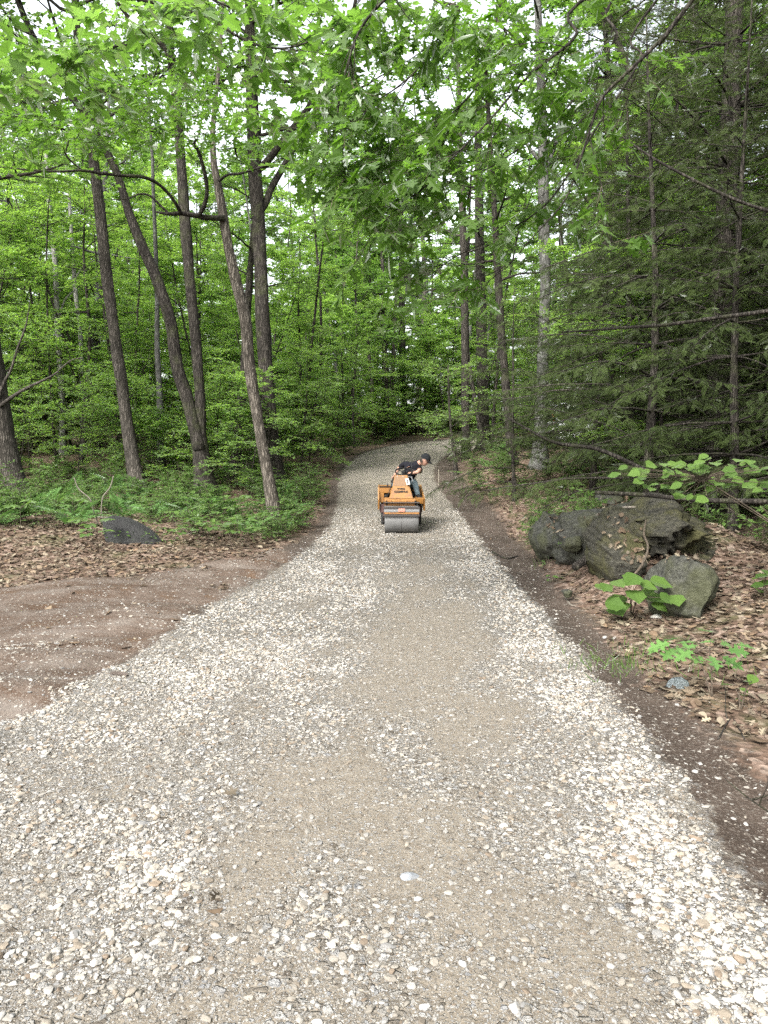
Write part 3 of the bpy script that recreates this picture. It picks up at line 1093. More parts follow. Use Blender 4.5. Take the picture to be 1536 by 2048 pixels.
# C: shaggy leaning trunk by the road, with its crooked low limbs
C_LIMB = [
    [([(448, 436, 15), (430, 436, 13), (408, 434, 12), (385, 430, 11), (362, 427, 10), (338, 428, 8), (312, 424, 5)], 15.1, -0.4)],
    [([(398, 431, 10), (408, 412, 10), (414, 385, 9), (411, 355, 9), (404, 325, 8), (396, 300, 8), (388, 288, 6), (398, 268, 5), (404, 235, 3)], 14.9, -0.9),
     ([(388, 290, 5), (370, 275, 4), (335, 270, 4), (300, 262, 3)], 14.2, -0.5)],
    [([(362, 427, 9), (352, 408, 8), (335, 385, 8), (312, 365, 8), (285, 354, 8), (245, 351, 7), (205, 347, 7), (165, 341, 6), (120, 343, 5), (60, 340, 4), (-20, 332, 3)], 14.8, -1.6),
     ([(165, 341, 4), (145, 325, 4), (132, 306, 3), (138, 280, 3)], 13.8, -0.3),
     ([(338, 428, 6), (318, 408, 5), (300, 392, 5), (280, 388, 4), (252, 398, 3), (222, 399, 2)], 14.8, -0.3)],
    [([(437, 362, 7), (455, 350, 6), (480, 347, 6), (510, 338, 5), (545, 326, 3)], 15.1, -0.2)],
]
root_c, lines_c = make_tree("leaning_tree", "shaggy barked trunk leaning left beside the road edge with crooked low limbs", 15.2,
          [(555, 1064, 32), (542, 985, 29), (524, 890, 26), (509, 800, 25), (497, 715, 26), (490, 640, 27), (471, 560, 24), (456, 490, 22), (446, 430, 21), (436, 370, 17), (428, 325, 14), (426, 260, 12), (432, 190, 10), (440, 110, 8), (446, 0, 6), (452, -120, 4)],
          M['bark_shag'], limbs=C_LIMB, seed=103)
# leaves carried by those limbs: lobed oak leaves, bright against the trunks
rng = np.random.default_rng(203)
lf = MB()
clusters = []
for (x0, x1, y0, y1, n) in ((150, 330, 195, 260, 46), (230, 420, 160, 240, 46), (340, 520, 170, 230, 34), (20, 200, 235, 300, 38), (90, 300, 240, 310, 44), (300, 500, 235, 290, 26), (-40, 60, 260, 320, 16), (420, 640, 270, 330, 18), (150, 240, 150, 200, 14)):
    for _ in range(n):
        p = P(rng.uniform(x0, x1), rng.uniform(y0, y1), rng.uniform(11.6, 14.4))
        clusters.append(p)
cl = np.array(clusters)
D = nrm(rng.normal(size=cl.shape) * [1, 1, 0.3] + [-.2, -.3, 0.15])
Ls = rng.uniform(0.3, 0.6, len(cl))
twig_bulk(lf, cl, D, Ls, 0.004, 1)
leaf_bulk(lf, rng, cl, D, Ls, 6, 0.19, T_OAK, 0, 0.5, hang=0.25)
lf.build("crown", [M['leaf_oak'], M['twig']], root_c, root_c.location, smooth=False)
# D: the big trunk with the raised right limb
make_tree("big_oak_tree", "stout dark trunk behind the leaning tree with a long limb rising to the right", 20.0,
          [(552, 970, 38), (541, 850, 34), (533, 760, 33), (526, 650, 32), (522, 540, 31), (517, 450, 31), (512, 370, 31), (508, 290, 29), (504, 200, 27), (502, 110, 26), (500, 20, 24), (499, -150, 18), (497, -350, 9)],
          M['bark_dark'],
          forks=[dict(c=[(520, 425, 16), (532, 405, 16), (542, 378, 16), (562, 342, 15), (578, 315, 14), (600, 280, 10), (640, 240, 7)], d=20, dd=0.6),
                 dict(c=[(512, 345, 16), (535, 322, 17), (560, 290, 16), (582, 262, 16), (614, 220, 15), (645, 170, 13), (684, 95, 11), (705, 30, 9), (725, -80, 7)], d=20, dd=-1.5),
                 dict(c=[(505, 185, 12), (485, 155, 11), (470, 140, 10), (440, 125, 8), (415, 100, 6)], d=20, dd=-0.5),
                 dict(c=[(506, 160, 10), (520, 125, 9), (545, 110, 8), (600, 100, 5)], d=20, dd=-0.5)],
          crowns=[dict(zlo=8.8, zhi=17.5, n_limb=14, reach=RC(3.8), elev=(0.1, 0.8), nbr=8, ntw=6, nleaf=8, size=0.14),
                  dict(line=2, zlo=9.5, zhi=13.5, n_limb=9, reach=RC(2.4), elev=(0.0, 0.5), nbr=7, ntw=5, nleaf=8, size=0.14)], seed=104)
# E: thinner dark trunk between the forked one and the big oak
make_tree("slender_tree", "thin dark trunk leaning right just left of the stout trunk", 20.8,
          [(462, 1000, 24), (470, 930, 23), (478, 860, 22), (485, 780, 20), (491, 690, 18), (496, 600, 17), (502, 520, 14), (508, 430, 11), (516, 330, 8), (522, 230, 5)],
          M['bark_dark'], crowns=[dict(zlo=5.5, zhi=9.5, n_limb=7, reach=RC(1.8), elev=(0.1, 0.6), nbr=6, ntw=5, nleaf=8, size=0.11)], seed=105)
# far-left giant
make_tree("large_oak_tree", "massive grey trunk cut off by the left edge of the picture", 17.2,
          [(22, 1010, 84), (8, 930, 72), (-2, 850, 62), (-14, 760, 58), (-28, 640, 55), (-40, 500, 50), (-50, 300, 42), (-60, 50, 34), (-70, -200, 22)],
          M['bark'], forks=[dict(c=[(0, 812, 9), (30, 790, 8), (62, 772, 7), (92, 758, 5), (112, 746, 4), (140, 722, 3), (165, 715, 2)], d=17, dd=-1.0), dict(c=[(-4, 800, 8), (8, 765, 7), (22, 740, 6), (34, 700, 5), (52, 650, 4), (60, 600, 2)], d=17, dd=-0.3)],
          crowns=[dict(zlo=6.5, zhi=14.5, n_limb=12, reach=RC(3.6), elev=(0.0, 0.7), nbr=8, ntw=6, nleaf=8, size=0.15)], seed=106)
# pale dead stems in the gap at the left
for i, (c, lab) in enumerate((([(125, 900, 15), (122, 760, 14), (115, 650, 13), (112, 560, 12), (106, 480, 11), (96, 380, 9), (90, 250, 6)], "bleached pale dead trunk nearest the left edge among green leaves"),
                              ([(168, 900, 12), (163, 760, 11), (160, 660, 10), (152, 590, 10), (146, 520, 9), (140, 420, 7), (132, 330, 5)], "thin pale dead trunk just left of the straight brown trunk"))):
    make_tree("dead_tree", lab, 27.0 + i, c, M['bark_pale'], forks=[dict(c=[(116, 640, 6), (130, 600, 4), (150, 580, 3)], d=27), dict(c=[(108, 500, 5), (80, 460, 4), (50, 450, 2)], d=27)] if i == 0 else [dict(c=[(150, 560, 5), (165, 535, 4), (190, 520, 2)], d=28)], seed=110 + i, sides=8)
# right side trunks
make_tree("grey_maple_tree", "mottled grey trunk standing upright right of the road behind hemlock branches", 22.0,
          [(1080, 985, 38), (1080, 900, 34), (1084, 780, 27), (1088, 650, 25), (1090, 560, 25), (1088, 440, 25), (1086, 330, 23), (1083, 200, 20), (1080, 100, 18), (1075, 0, 15), (1070, -200, 9)],
          M['bark_grey'], forks=[dict(c=[(1086, 345, 9), (1100, 320, 8), (1112, 280, 7), (1120, 230, 5)], d=22), dict(c=[(1085, 330, 9), (1062, 300, 8), (1040, 270, 7), (1000, 240, 5)], d=22)],
          crowns=[dict(zlo=9.5, zhi=16, n_limb=12, reach=RC(3.2), elev=(0.1, 0.7), nbr=9, ntw=6, nleaf=9, size=0.15)], seed=120)
make_tree("slim_maple_tree", "slim dark trunk just left of the mottled grey trunk", 23.0,
          [(1030, 985, 21), (1022, 900, 20), (1014, 800, 19), (1004, 690, 18), (998, 590, 17), (992, 480, 15), (985, 360, 13), (975, 200, 10), (965, 50, 7)],
          M['bark_dark'], crowns=[dict(zlo=6, zhi=13, n_limb=10, reach=RC(2.4), elev=(0.1, 0.6), nbr=7, ntw=5, nleaf=8, size=0.13)], seed=121)
make_tree("upright_tree", "upright grey brown trunk at the inside of the road bend", 28.0,
          [(933, 935, 20), (931, 820, 19), (930, 700, 18), (929, 580, 17), (926, 450, 16), (922, 350, 15), (918, 200, 11), (915, 50, 7)],
          M['bark'], crowns=[dict(zlo=8, zhi=16, n_limb=12, reach=RC(2.6), elev=(0.1, 0.6), nbr=7, ntw=5, nleaf=8, size=0.14)], seed=122)
make_tree("shaded_tree", "dark broad trunk behind the road bend right of the upright trunk", 33.0,
          [(968, 890, 30), (966, 800, 27), (964, 700, 26), (961, 560, 24), (958, 400, 20), (955, 200, 14), (952, 50, 8)],
          M['bark_dark'], crowns=[dict(zlo=9, zhi=18, n_limb=12, reach=RC(3.0), elev=(0.1, 0.6), nbr=7, ntw=5, nleaf=8, size=0.15)], seed=123)
make_tree("curved_tree", "thin trunk leaning left above the far end of the road", 50.0,
          [(884, 846, 10), (868, 750, 10), (842, 660, 11), (820, 580, 10), (800, 500, 9), (785, 400, 7), (775, 300, 5)],
          M['bark_dark'], crowns=[dict(zlo=6, zhi=14, n_limb=9, reach=RC(2.4), elev=(0.1, 0.6), nbr=7, ntw=5, nleaf=8, size=0.14)], seed=124)
make_tree("hillside_tree", "dark flared trunk on the slope beyond the road bend", 47.0,
          [(807, 848, 20), (808, 815, 17), (806, 760, 16), (804, 650, 15), (803, 500, 13), (800, 300, 9)],
          M['bark_dark'], crowns=[dict(zlo=8, zhi=18, n_limb=11, reach=RC(3.0), elev=(0.1, 0.6), nbr=7, ntw=5, nleaf=8, size=0.16)], seed=125)
make_tree("twin_stem_tree", "clump of two slim trunks beyond the far curve of the road", 43.0,
          [(775, 866, 11), (774, 800, 10), (770, 700, 10), (766, 580, 8), (762, 420, 6)],
          M['bark'], forks=[dict(c=[(781, 864, 9), (784, 800, 9), (787, 700, 8), (793, 560, 6)], d=43)],
          crowns=[dict(zlo=8, zhi=14, n_limb=9, reach=RC(2.4), elev=(0.1, 0.6), nbr=7, ntw=5, nleaf=8, size=0.16)], seed=126)
make_tree("leaning_grey_tree", "grey trunk leaning left high among the hemlock branches at upper right", 24.0,
          [(1345, 960, 22), (1335, 800, 22), (1325, 600, 20), (1316, 400, 18), (1300, 270, 17), (1262, 160, 16), (1238, 90, 14), (1215, 20, 12), (1195, -60, 9)],
          M['bark'], crowns=[dict(zlo=11, zhi=17, n_limb=10, reach=RC(3.0), elev=(0.1, 0.6), nbr=7, ntw=5, nleaf=8, size=0.14)], seed=127)
make_tree("small_road_tree", "thin stem at the inside of the bend with dark leaves over the road", 23.0,
          [(912, 950, 9), (910, 920, 8), (906, 890, 7), (902, 860, 6), (898, 800, 5), (896, 730, 3)],
          M['bark_dark'], crowns=[dict(zlo=1.6, zhi=4.0, n_limb=10, reach=RC(1.0), elev=(0.0, 0.4), nbr=5, ntw=4, nleaf=7, size=0.09)], seed=128, leafmat='leaf_bright')
# ------------------------------------------------------------------ forest fill: whole trees copied as individuals
HIDE = (0, -400, -60)


def proto_tree(name, seed, height, r0, zlo, n_limb, reach, elev, nbr, ntw, nleaf, size, leafmat, bark, flat=0.35, lean=0.06, up=0.03, twl=0.45, tmpl=T_QUAD):
    rng = np.random.default_rng(seed)
    pts = grow(rng, (0, 0, -0.2), (rng.normal() * lean, rng.normal() * lean, 1), height + 0.2, 16, 0.02, 0.045)
    t = np.linspace(0, 1, len(pts))
    rad = r0 * (1 - 0.88 * t) * (1 + 0.5 * np.exp(-t * height / 0.25))
    root = bpy.data.objects.new(name, None)
    COL.objects.link(root)
    wd, lf = MB(), MB()
    tube(wd, pts, rad, 9, 0, 0.08, seed)
    crown(wd, lf, rng, pts, rad, zlo, height * 0.97, n_limb, reach, elev, nbr, ntw, nleaf, size, tmpl, flat, up, twl, sides=5)
    wd.build("trunk", M[bark], root)
    lf.build("crown", [M[leafmat], M['twig']], root, smooth=False)
    return root


def clear_of_road(x, y, m):
    return poly_sd(x, y, road_poly)[0] < -m and poly_sd(x, y, junc_poly)[0] < -m


def place_copies(protos, spots, label, cat, group, sc=(0.85, 1.15), seed=0, sink=0.0):
    rng = np.random.default_rng(seed)
    first = set()
    for i, (x, y) in enumerate(spots):
        k = int(rng.integers(0, len(protos)))
        z = H(x, y) - sink
        s = rng.uniform(*sc)
        rz = rng.uniform(0, 6.28)
        if k not in first:
            first.add(k)
            o = protos[k]
            o.location, o.rotation_euler, o.scale = (x, y, z), (0, 0, rz), (s, s, s)
        else:
            o = dup(protos[k], (x, y, z), rz, s)
        tag(o, label, cat, group)
    for k, p in enumerate(protos):
        if k not in first:
            for c in list(p.children):
                bpy.data.objects.remove(c)
            bpy.data.objects.remove(p)


def spots_in(rng, n, xa, xb, ya, yb, ok, mind):
    out = []
    tries = 0
    while len(out) < n and tries < n * 60:
        tries += 1
        x, y = rng.uniform(xa, xb), rng.uniform(ya, yb)
        if ok(x, y) and all((x - a) ** 2 + (y - b) ** 2 > mind ** 2 for a, b in out):
            out.append((x, y))
    return out


rng = np.random.default_rng(77)
tall = [proto_tree("forest_tree", 300 + i, h, r, zl, 17, RC(rr), (0.0, 0.75), 9, 6, 12, 0.165, 'leaf', b)
        for i, (h, r, zl, rr, b) in enumerate(((17, .19, 5.5, 3.3, 'bark'), (15, .14, 4.5, 3.0, 'bark_dark'), (19, .22, 7, 3.6, 'bark_grey'), (14, .12, 4.0, 2.8, 'bark'), (18, .16, 6.5, 3.2, 'bark_dark')))]


def ok_tall(x, y):
    if not clear_of_road(x, y, 1.6):
        return False
    px = 768 + x / y * FPX
    if y < 26 and -100 < px < 700:
        return False
    if y < 30 and px >= 700:
        return x > 9
    return True


def ok_near(x, y):
    return abs(x) > max(4.2, 0.5 * y + 2.6) and clear_of_road(x, y, 1.5) and (x > 0 or y > 12)


place_copies(tall, [(10.2, 16.5), (12.5, 20.5), (9.6, 24.5), (14.5, 26), (11.5, 30), (7.8, 28.5), (15, 19)] + spots_in(rng, 30, -34, 34, 15, 52, lambda x, y: ok_tall(x, y) and not (-14 < x < 9), 3.0) + spots_in(rng, 9, -13, 9, 30, 56, ok_tall, 5.0) + spots_in(rng, 14, -15, 15, -14, 16, ok_near, 3.2), "tall leafy forest tree among the many behind the road", "tree", "trees of the surrounding wood", seed=1)

tall_far = [dup(p, (0, -300, 0)) for p in tall]
place_copies(tall_far, spots_in(rng, 80, -56, 56, 66, 108, ok_tall, 3.4), "high crowned tree deep in the wood far behind the road", "tree", "high trees deep in the wood", (1.3, 1.75), seed=12)

poles = [proto_tree("pole_tree", 450 + i, h, r, zl, 7, RC(1.5), (0.1, 0.6), 6, 5, 8, 0.13, 'leaf_bright', b, lean=0.10)
         for i, (h, r, zl, b) in enumerate(((13, .075, 7.0, 'bark'), (11, .055, 5.5, 'bark_dark'), (15, .10, 8.5, 'bark_grey'), (12, .06, 6.5, 'bark_dark')))]


def ok_pole(x, y):
    px = 768 + x / y * FPX
    return clear_of_road(x, y, 1.2) and (x < 0 or y > 26 or (px > 960 and y > 19))


place_copies(poles, spots_in(rng, 70, -24, 22, 20.5, 50, ok_pole, 1.2), "slim bare trunk with a small high crown in the wood", "tree", "slim trunks in the wood", (0.85, 1.2), seed=13)

under = [proto_tree("understory_tree", 400 + i, h, r, zl, 16, RC(rr), (-0.05, 0.45), 9, 6, 9, 0.115, 'leaf_bright', 'bark_dark', 0.22, 0.1, 0.0, 0.40)
         for i, (h, r, zl, rr) in enumerate(((7.5, .06, 1.2, 2.4), (6.0, .05, 0.9, 2.1), (9.0, .075, 1.8, 2.7), (6.8, .05, 1.0, 2.3)))]


def ok_under(x, y):
    px = 768 + x / y * FPX
    if y < 34 and abs(px - 1128) < 75:
        return False
    m = 1.0 if y > 26 else 2.0
    if not clear_of_road(x, y, m):
        return False
    if x < 0:
        return y > 22
    return y > 27 or (y > 22 and px > 960) or (x > 5.5 and y > 15)


place_copies(under, [(5.3, 15.6), (6.7, 17.4), (8.1, 15.2), (7.6, 20.2), (9.3, 17.8), (5.9, 19.6)] + spots_in(rng, 26, -22, 0, 22, 36, ok_under, 2.2) + spots_in(rng, 85, -32, 32, 21, 60, ok_under, 2.4) + spots_in(rng, 34, -9, 13, 40, 58, ok_under, 1.8), "bright green understory tree with layered leaves in the wood", "tree", "small trees of the understory", seed=2)

sap = [proto_tree("sapling", 500 + i, h, r, zl, 13, RC(rr), (-0.1, 0.35), 6, 5, 7, 0.095, 'leaf_bright', 'bark_dark', 0.2, 0.12, 0.0, 0.32)
       for i, (h, r, zl, rr) in enumerate(((3.2, .022, 0.5, 1.2), (2.4, .018, 0.4, 1.0), (4.0, .028, 0.7, 1.4), (1.7, .013, 0.3, 0.8)))]


def ok_sap(x, y):
    px = 768 + x / y * FPX
    if y < 34 and abs(px - 1128) < 55:
        return False
    if not clear_of_road(x, y, 0.9):
        return False
    if x < 0:
        return y > 18.5
    return y > 19.5 and not (px < 960 and y < 30)


place_copies(sap, spots_in(rng, 5, -8.8, -2.4, 19.2, 20.6, lambda x, y: clear_of_road(x, y, 0.8), 0.9) + spots_in(rng, 40, -8, 13, 41, 53, lambda x, y: clear_of_road(x, y, 0.8), 0.9) + spots_in(rng, 150, -20, 18, 17, 48, ok_sap, 1.0), "slender leafy sapling in the shade below the trees", "sapling", "saplings below the trees", seed=3)

far_u = [dup(p, (0, -300, 0)) for p in under]
place_copies(far_u, spots_in(rng, 80, -44, 44, 56, 95, lambda x, y: True, 2.4), "pale green tree far off in the wood beyond the bend", "tree", "far trees beyond the bend", (1.25, 1.9), seed=9)

# ------------------------------------------------------------------ hemlocks on the right
def proto_hemlock(name, seed, height, r0, zlo, rmax, dens=1.0, bark='bark_dark', size=0.19, dead_low=0.3):
    rng = np.random.default_rng(seed)
    pts = grow(rng, (0, 0, -0.2), (rng.normal() * 0.03, rng.normal() * 0.03, 1), height + 0.2, 16, 0.02, 0.02)
    t = np.linspace(0, 1, len(pts))
    rad = r0 * (1 - 0.9 * t) * (1 + 0.4 * np.exp(-t * height / 0.25))
    root = bpy.data.objects.new(name, None)
    COL.objects.link(root)
    wd, lf = MB(), MB()
    tube(wd, pts, rad, 11, 0, 0.07, seed)
    P0, D, N, S, tn = [], [], [], [], []
    z = zlo
    i = 0
    while z < height * 0.97:
        f = (z - zlo) / (height - zlo)
        k = int(np.clip(np.searchsorted(pts[:, 2], z), 1, len(pts) - 1))
        for _ in range(2):
            i += 1
            az = i * 2.39996 + rng.uniform(-0.6, 0.6)
            Lb = rmax * (1 - f) ** 0.7 * rng.uniform(0.6, 1.15) + 0.25
            e = rng.uniform(-0.05, 0.35)
            b = grow(rng, pts[k], (math.cos(az) * math.cos(e), math.sin(az) * math.cos(e), math.sin(e)), Lb, 7, -0.055, 0.08)
            r1 = min(rad[k] * 0.4, 0.006 + Lb * 0.007)
            tube(wd, b, np.linspace(r1, 0.003, 8), 5, 0, cap=False)
            bt = rng.random()
            nb = max(3, int(Lb / 0.17 * dens))
            for j in range(nb):
                s = (0.18 if f > dead_low else 0.34) + (0.82 if f > dead_low else 0.66) * (j + rng.random()) / nb
                q, dd = along(b, s)
                sd = nrm(np.cross(dd, UP)) * (1 if j % 2 else -1)
                L2 = max(0.15, Lb * (1 - s) * 0.42 + 0.18) * rng.uniform(0.7, 1.2)
                d2 = nrm(dd * 0.75 + sd * rng.uniform(0.6, 1.0) - UP * rng.uniform(0.0, 0.22))
                c = grow(rng, q, d2, L2, 3, -0.07, 0.08)
                tube(wd, c, np.linspace(0.004, 0.002, 4), 3, 0, cap=False)
                m = max(2, int(L2 / 0.075))
                for a in range(m):
                    q2, e2 = along(c, (a + rng.random()) / m)
                    s2 = nrm(np.cross(e2, UP)) * (1 if a % 2 else -1)
                    P0.append(q2)
                    D.append(e2 * 0.7 + s2 * rng.uniform(0.2, 1.0) + UP * rng.uniform(-0.5, 0.2) + rng.normal(size=3) * 0.15)
                    S.append(size * rng.uniform(0.6, 1.15))
                    tn.append(np.clip(0.5 * bt + 0.25 * f + rng.random() * 0.35, 0, 1))
        z += rng.uniform(0.13, 0.27) / dens ** 0.5
    n = len(P0)
    Nn = UP + rng.normal(size=(n, 3)) * 0.5
    col = np.ones((n, 4))
    col[:, 0] = tn
    scatter(lf, T_HEM[0], T_HEM[1], np.array(P0), frames(np.array(D), Nn), np.array(S), 0, col)
    wd.build("trunk", M[bark], root)
    lf.build("crown", [M['hemlock'], M['twig']], root, smooth=False)
    return root


hemA = proto_hemlock("hemlock_tree", 601, 17.0, 0.27, 1.2, 3.9, 0.85, 'bark')
hemB = proto_hemlock("hemlock_tree", 602, 8.5, 0.09, 0.5, 2.6, 1.0)
hemC = proto_hemlock("hemlock_tree", 603, 5.0, 0.05, 0.35, 1.9, 1.1)


def hem(p, used, x, y, rz, s, label, group=None):
    z = H(x, y)
    if not used:
        p.location, p.rotation_euler, p.scale = (x, y, z), (0, 0, rz), (s, s, s)
        o = p
    else:
        o = dup(p, (x, y, z), rz, s)
    return tag(o, label, "tree", group)


hem(hemA, 0, 6.15, 14.2, 0.4, 1.0, "thick trunked dark hemlock standing behind the mossy boulder at right")
hem(hemA, 1, 8.2, 9.6, 2.0, 0.9, "hemlock growing beyond the right edge with branches reaching in", "hemlocks at the right")
hem(hemA, 1, 9.5, 19.0, 4.0, 1.0, "dark hemlock deep in the shade at the right", "hemlocks at the right")
hem(hemA, 1, 13.0, 15.0, 1.0, 1.05, "dark hemlock deep in the shade at the right", "hemlocks at the right")
hem(hemA, 1, 7.2, 25.0, 3.0, 1.0, "dark hemlock deep in the shade at the right", "hemlocks at the right")
hem(hemA, 1, 7.1, 11.2, 5.2, 0.85, "dark hemlock deep in the shade at the right", "hemlocks at the right")
hem(hemA, 1, 10.2, 13.2, 2.6, 0.95, "dark hemlock deep in the shade at the right", "hemlocks at the right")
for (x_, y_, r_, s_) in ((8.9, 11.0, 0.9, 0.95), (8.2, 21.0, 3.6, 1.0)):
    hem(hemA, 1, x_, y_, r_, s_, "dark hemlock deep in the shade at the right", "hemlocks at the right")
for (x_, y_, r_, s_) in ((6.0, 13.2, 0.2, 1.1), (7.2, 18.5, 1.9, 1.3), (4.9, 18.0, 5.1, 0.9)):
    hem(hemB, 1 if x_ != -1 else 0, x_, y_, r_, s_, "half grown hemlock filling the shade at right", "half grown hemlocks at the right")
hem(hemB, 0, 4.35, 12.6, 0.0, 1.0, "young hemlock with drooping sprays over the lichened boulders")
hem(hemB, 1, 5.4, 16.8, 2.2, 1.1, "half grown hemlock filling the shade at right", "half grown hemlocks at the right")
hem(hemB, 1, 6.2, 21.2, 4.4, 1.0, "half grown hemlock filling the shade at right", "half grown hemlocks at the right")
hem(hemB, 1, 7.6, 12.6, 1.4, 1.15, "half grown hemlock filling the shade at right", "half grown hemlocks at the right")
hem(hemB, 1, 9.0, 14.4, 5.4, 1.1, "half grown hemlock filling the shade at right", "half grown hemlocks at the right")
for (x_, y_, r_, s_) in ((6.6, 10.4, 0.7, 1.0), (8.4, 17.0, 2.9, 1.25), (10.5, 12.0, 3.3, 1.3), (5.0, 11.0, 2.6, 0.85)):
    hem(hemB, 1, x_, y_, r_, s_, "half grown hemlock filling the shade at right", "half grown hemlocks at the right")
hem(hemC, 0, 3.1, 18.2, 0.0, 1.0, "small hemlock close to the road edge right of the roller")
hem(hemC, 1, 6.0, 11.3, 2.0, 1.1, "low hemlock in the deep shade behind the boulders", "low hemlocks behind the boulders")
hem(hemC, 1, 5.2, 14.6, 3.5, 0.9, "low hemlock in the deep shade behind the boulders", "low hemlocks behind the boulders")
hem(hemC, 1, 6.9, 16.2, 1.0, 1.2, "low hemlock in the deep shade behind the boulders", "low hemlocks behind the boulders")

# ------------------------------------------------------------------ overhanging branches of two roadside oaks that stand beside the camera
def overhang(name, label, base, head, limbs, clusters, seed, size, tmpl, leafmat, hang=0.35):
    rng = np.random.default_rng(seed)
    b = np.array([*base, H(*base)])
    root = thing(name, label, "tree", b)
    wd, lb, lf = MB(), MB(), MB()
    head = np.array(head)
    tr = catmull(np.array([b - [0, 0, .2], b + (head - b) * 0.35 + [0.05, 0.1, 0], b + (head - b) * 0.7, head, head + (head - b) * 0.7 + [0.3, 0.2, 1.0]]), 26)
    tube(wd, tr, np.linspace(0.20, 0.07, 26), 12, 0, 0.08, seed)
    P0, D, L, tn = [], [], [], []
    for li, (ctrl, w0, dens) in enumerate(limbs):
        pts = catmull(np.array([head + (head - b) * rng.uniform(-0.15, 0.3)] + [P(*c) for c in ctrl]), len(ctrl) * 6)
        tube(lb, pts, np.linspace(w0 * 1.6, 0.003, len(pts)), 7, 0, 0.04, seed + li)
        vis = pts[4:]
        for j in range(int(dens)):
            q, dd = along(vis, 0.15 + 0.85 * rng.random())
            sd = nrm(np.cross(dd, UP) + rng.normal(size=3) * 0.3) * (1 if j % 2 else -1)
            d2 = nrm(dd * 0.9 + sd * 0.8 + UP * rng.uniform(-0.5, 0.25))
            L2 = rng.uniform(0.35, 0.95)
            c = grow(rng, q, d2, L2, 4, -0.04, 0.14)
            tube(lb, c, np.linspace(0.0045, 0.002, 5), 4, 0, cap=False)
            bt = rng.random()
            for a in range(3):
                q2, e2 = along(c, 0.35 + 0.65 * rng.random() if a else 0.98)
                P0.append(q2)
                D.append(nrm(e2 + rng.normal(size=3) * 0.5))
                L.append(rng.uniform(0.15, 0.32))
                tn.append(bt)
    for (x0, x1, y0, y1, d0, d1, n) in clusters:
        for _ in range(n):
            P0.append(P(rng.uniform(x0, x1), rng.uniform(y0, y1), rng.uniform(d0, d1)))
            D.append(nrm(rng.normal(size=3) * [1, 1, .4] + [-0.4, 0, -0.1]))
            L.append(rng.uniform(0.2, 0.4))
            tn.append(rng.random())
    P0, D, L, tn = np.array(P0), np.array(D), np.array(L), np.array(tn)
    twig_bulk(lf, P0, D, L, 0.0025, 1)
    leaf_bulk(lf, rng, P0, D, L, 5, size, tmpl, 0, 0.5, tint=tn, hang=hang)
    wd.build("trunk", M['bark'], root, b)
    lb.build("limb", M['bark_dark'], root, b)
    lf.build("crown", [M[leafmat], M['twig']], root, b, smooth=False)


overhang("overhanging_oak", "oak whose leafy branches hang low over the middle of the road", (5.6, 3.6), (4.9, 4.2, 6.4), [
    ([(1400, -20, 5.6), (1335, 65, 5.7), (1265, 135, 5.8), (1205, 195, 5.9), (1180, 260, 6.0), (1160, 320, 6.0), (1130, 400, 6.1), (1065, 475, 6.2), (1010, 540, 6.3)], 0.011, 10),
    ([(1235, -40, 6.0), (1150, 75, 6.0), (1060, 150, 6.1), (970, 250, 6.1), (890, 330, 6.1), (830, 390, 6.1), (760, 420, 6.1)], 0.009, 18),
    ([(1090, -60, 6.4), (1010, 80, 6.4), (940, 190, 6.4), (860, 260, 6.4), (780, 290, 6.4), (700, 330, 6.4)], 0.008, 16),
    ([(960, -60, 6.2), (920, 20, 6.2), (860, 110, 6.2), (800, 170, 6.3), (740, 210, 6.3), (690, 250, 6.3)], 0.008, 18),
    ([(1290, -60, 6.6), (1230, 80, 6.6), (1130, 220, 6.7), (1020, 310, 6.7), (930, 360, 6.7), (840, 400, 6.7)], 0.008, 12),
    ([(1330, -20, 6.8), (1280, 120, 6.8), (1190, 260, 6.9), (1100, 400, 6.9), (1000, 470, 6.9), (900, 520, 7.0), (860, 560, 7.0)], 0.008, 6),
    ([(880, -80, 6.0), (780, -10, 6.0), (720, 60, 6.1), (690, 150, 6.1), (670, 250, 6.2), (655, 310, 6.3)], 0.010, 12),
], [(680, 870, 320, 445, 5.6, 6.3, 40), (780, 900, 200, 300, 5.8, 6.6, 12), (850, 1050, 40, 160, 6, 7, 16), (720, 900, 0, 100, 6, 7, 16), (1000, 1250, 0, 120, 6, 7, 16), (830, 960, 400, 450, 5.8, 6.3, 5), (1050, 1200, 180, 300, 6, 6.6, 9), (850, 1000, 480, 560, 6.3, 6.9, 4)],
    seed=701, size=0.165, tmpl=T_OAK, leafmat='leaf_oak')
overhang("roadside_maple", "maple whose broad pale leaves hang at the top of the picture left of centre", (-5.6, 4.0), (-4.6, 4.6, 6.6), [
    ([(60, -80, 6.6), (250, -10, 6.8), (400, 30, 6.9), (500, 85, 7.0), (580, 95, 7.0), (660, 60, 7.0), (720, 10, 7.0)], 0.012, 20),
    ([(100, -160, 7.2), (300, -60, 7.3), (450, 10, 7.3), (560, 50, 7.3), (640, 100, 7.3)], 0.010, 16),
    ([(-80, -60, 7.6), (0, 40, 7.7), (80, 110, 7.8), (160, 150, 7.8)], 0.010, 14),
], [(180, 330, 0, 60, 6.4, 7.4, 12), (300, 520, -10, 70, 6.4, 7.4, 18), (520, 720, 0, 90, 6.6, 7.6, 14), (0, 140, 90, 190, 7, 8.2, 16), (560, 680, 100, 220, 6.8, 7.6, 8)],
    seed=702, size=0.165, tmpl=T_MAPLE, leafmat='leaf', hang=0.15)
# dead branch crossing at the right
rng = np.random.default_rng(88)


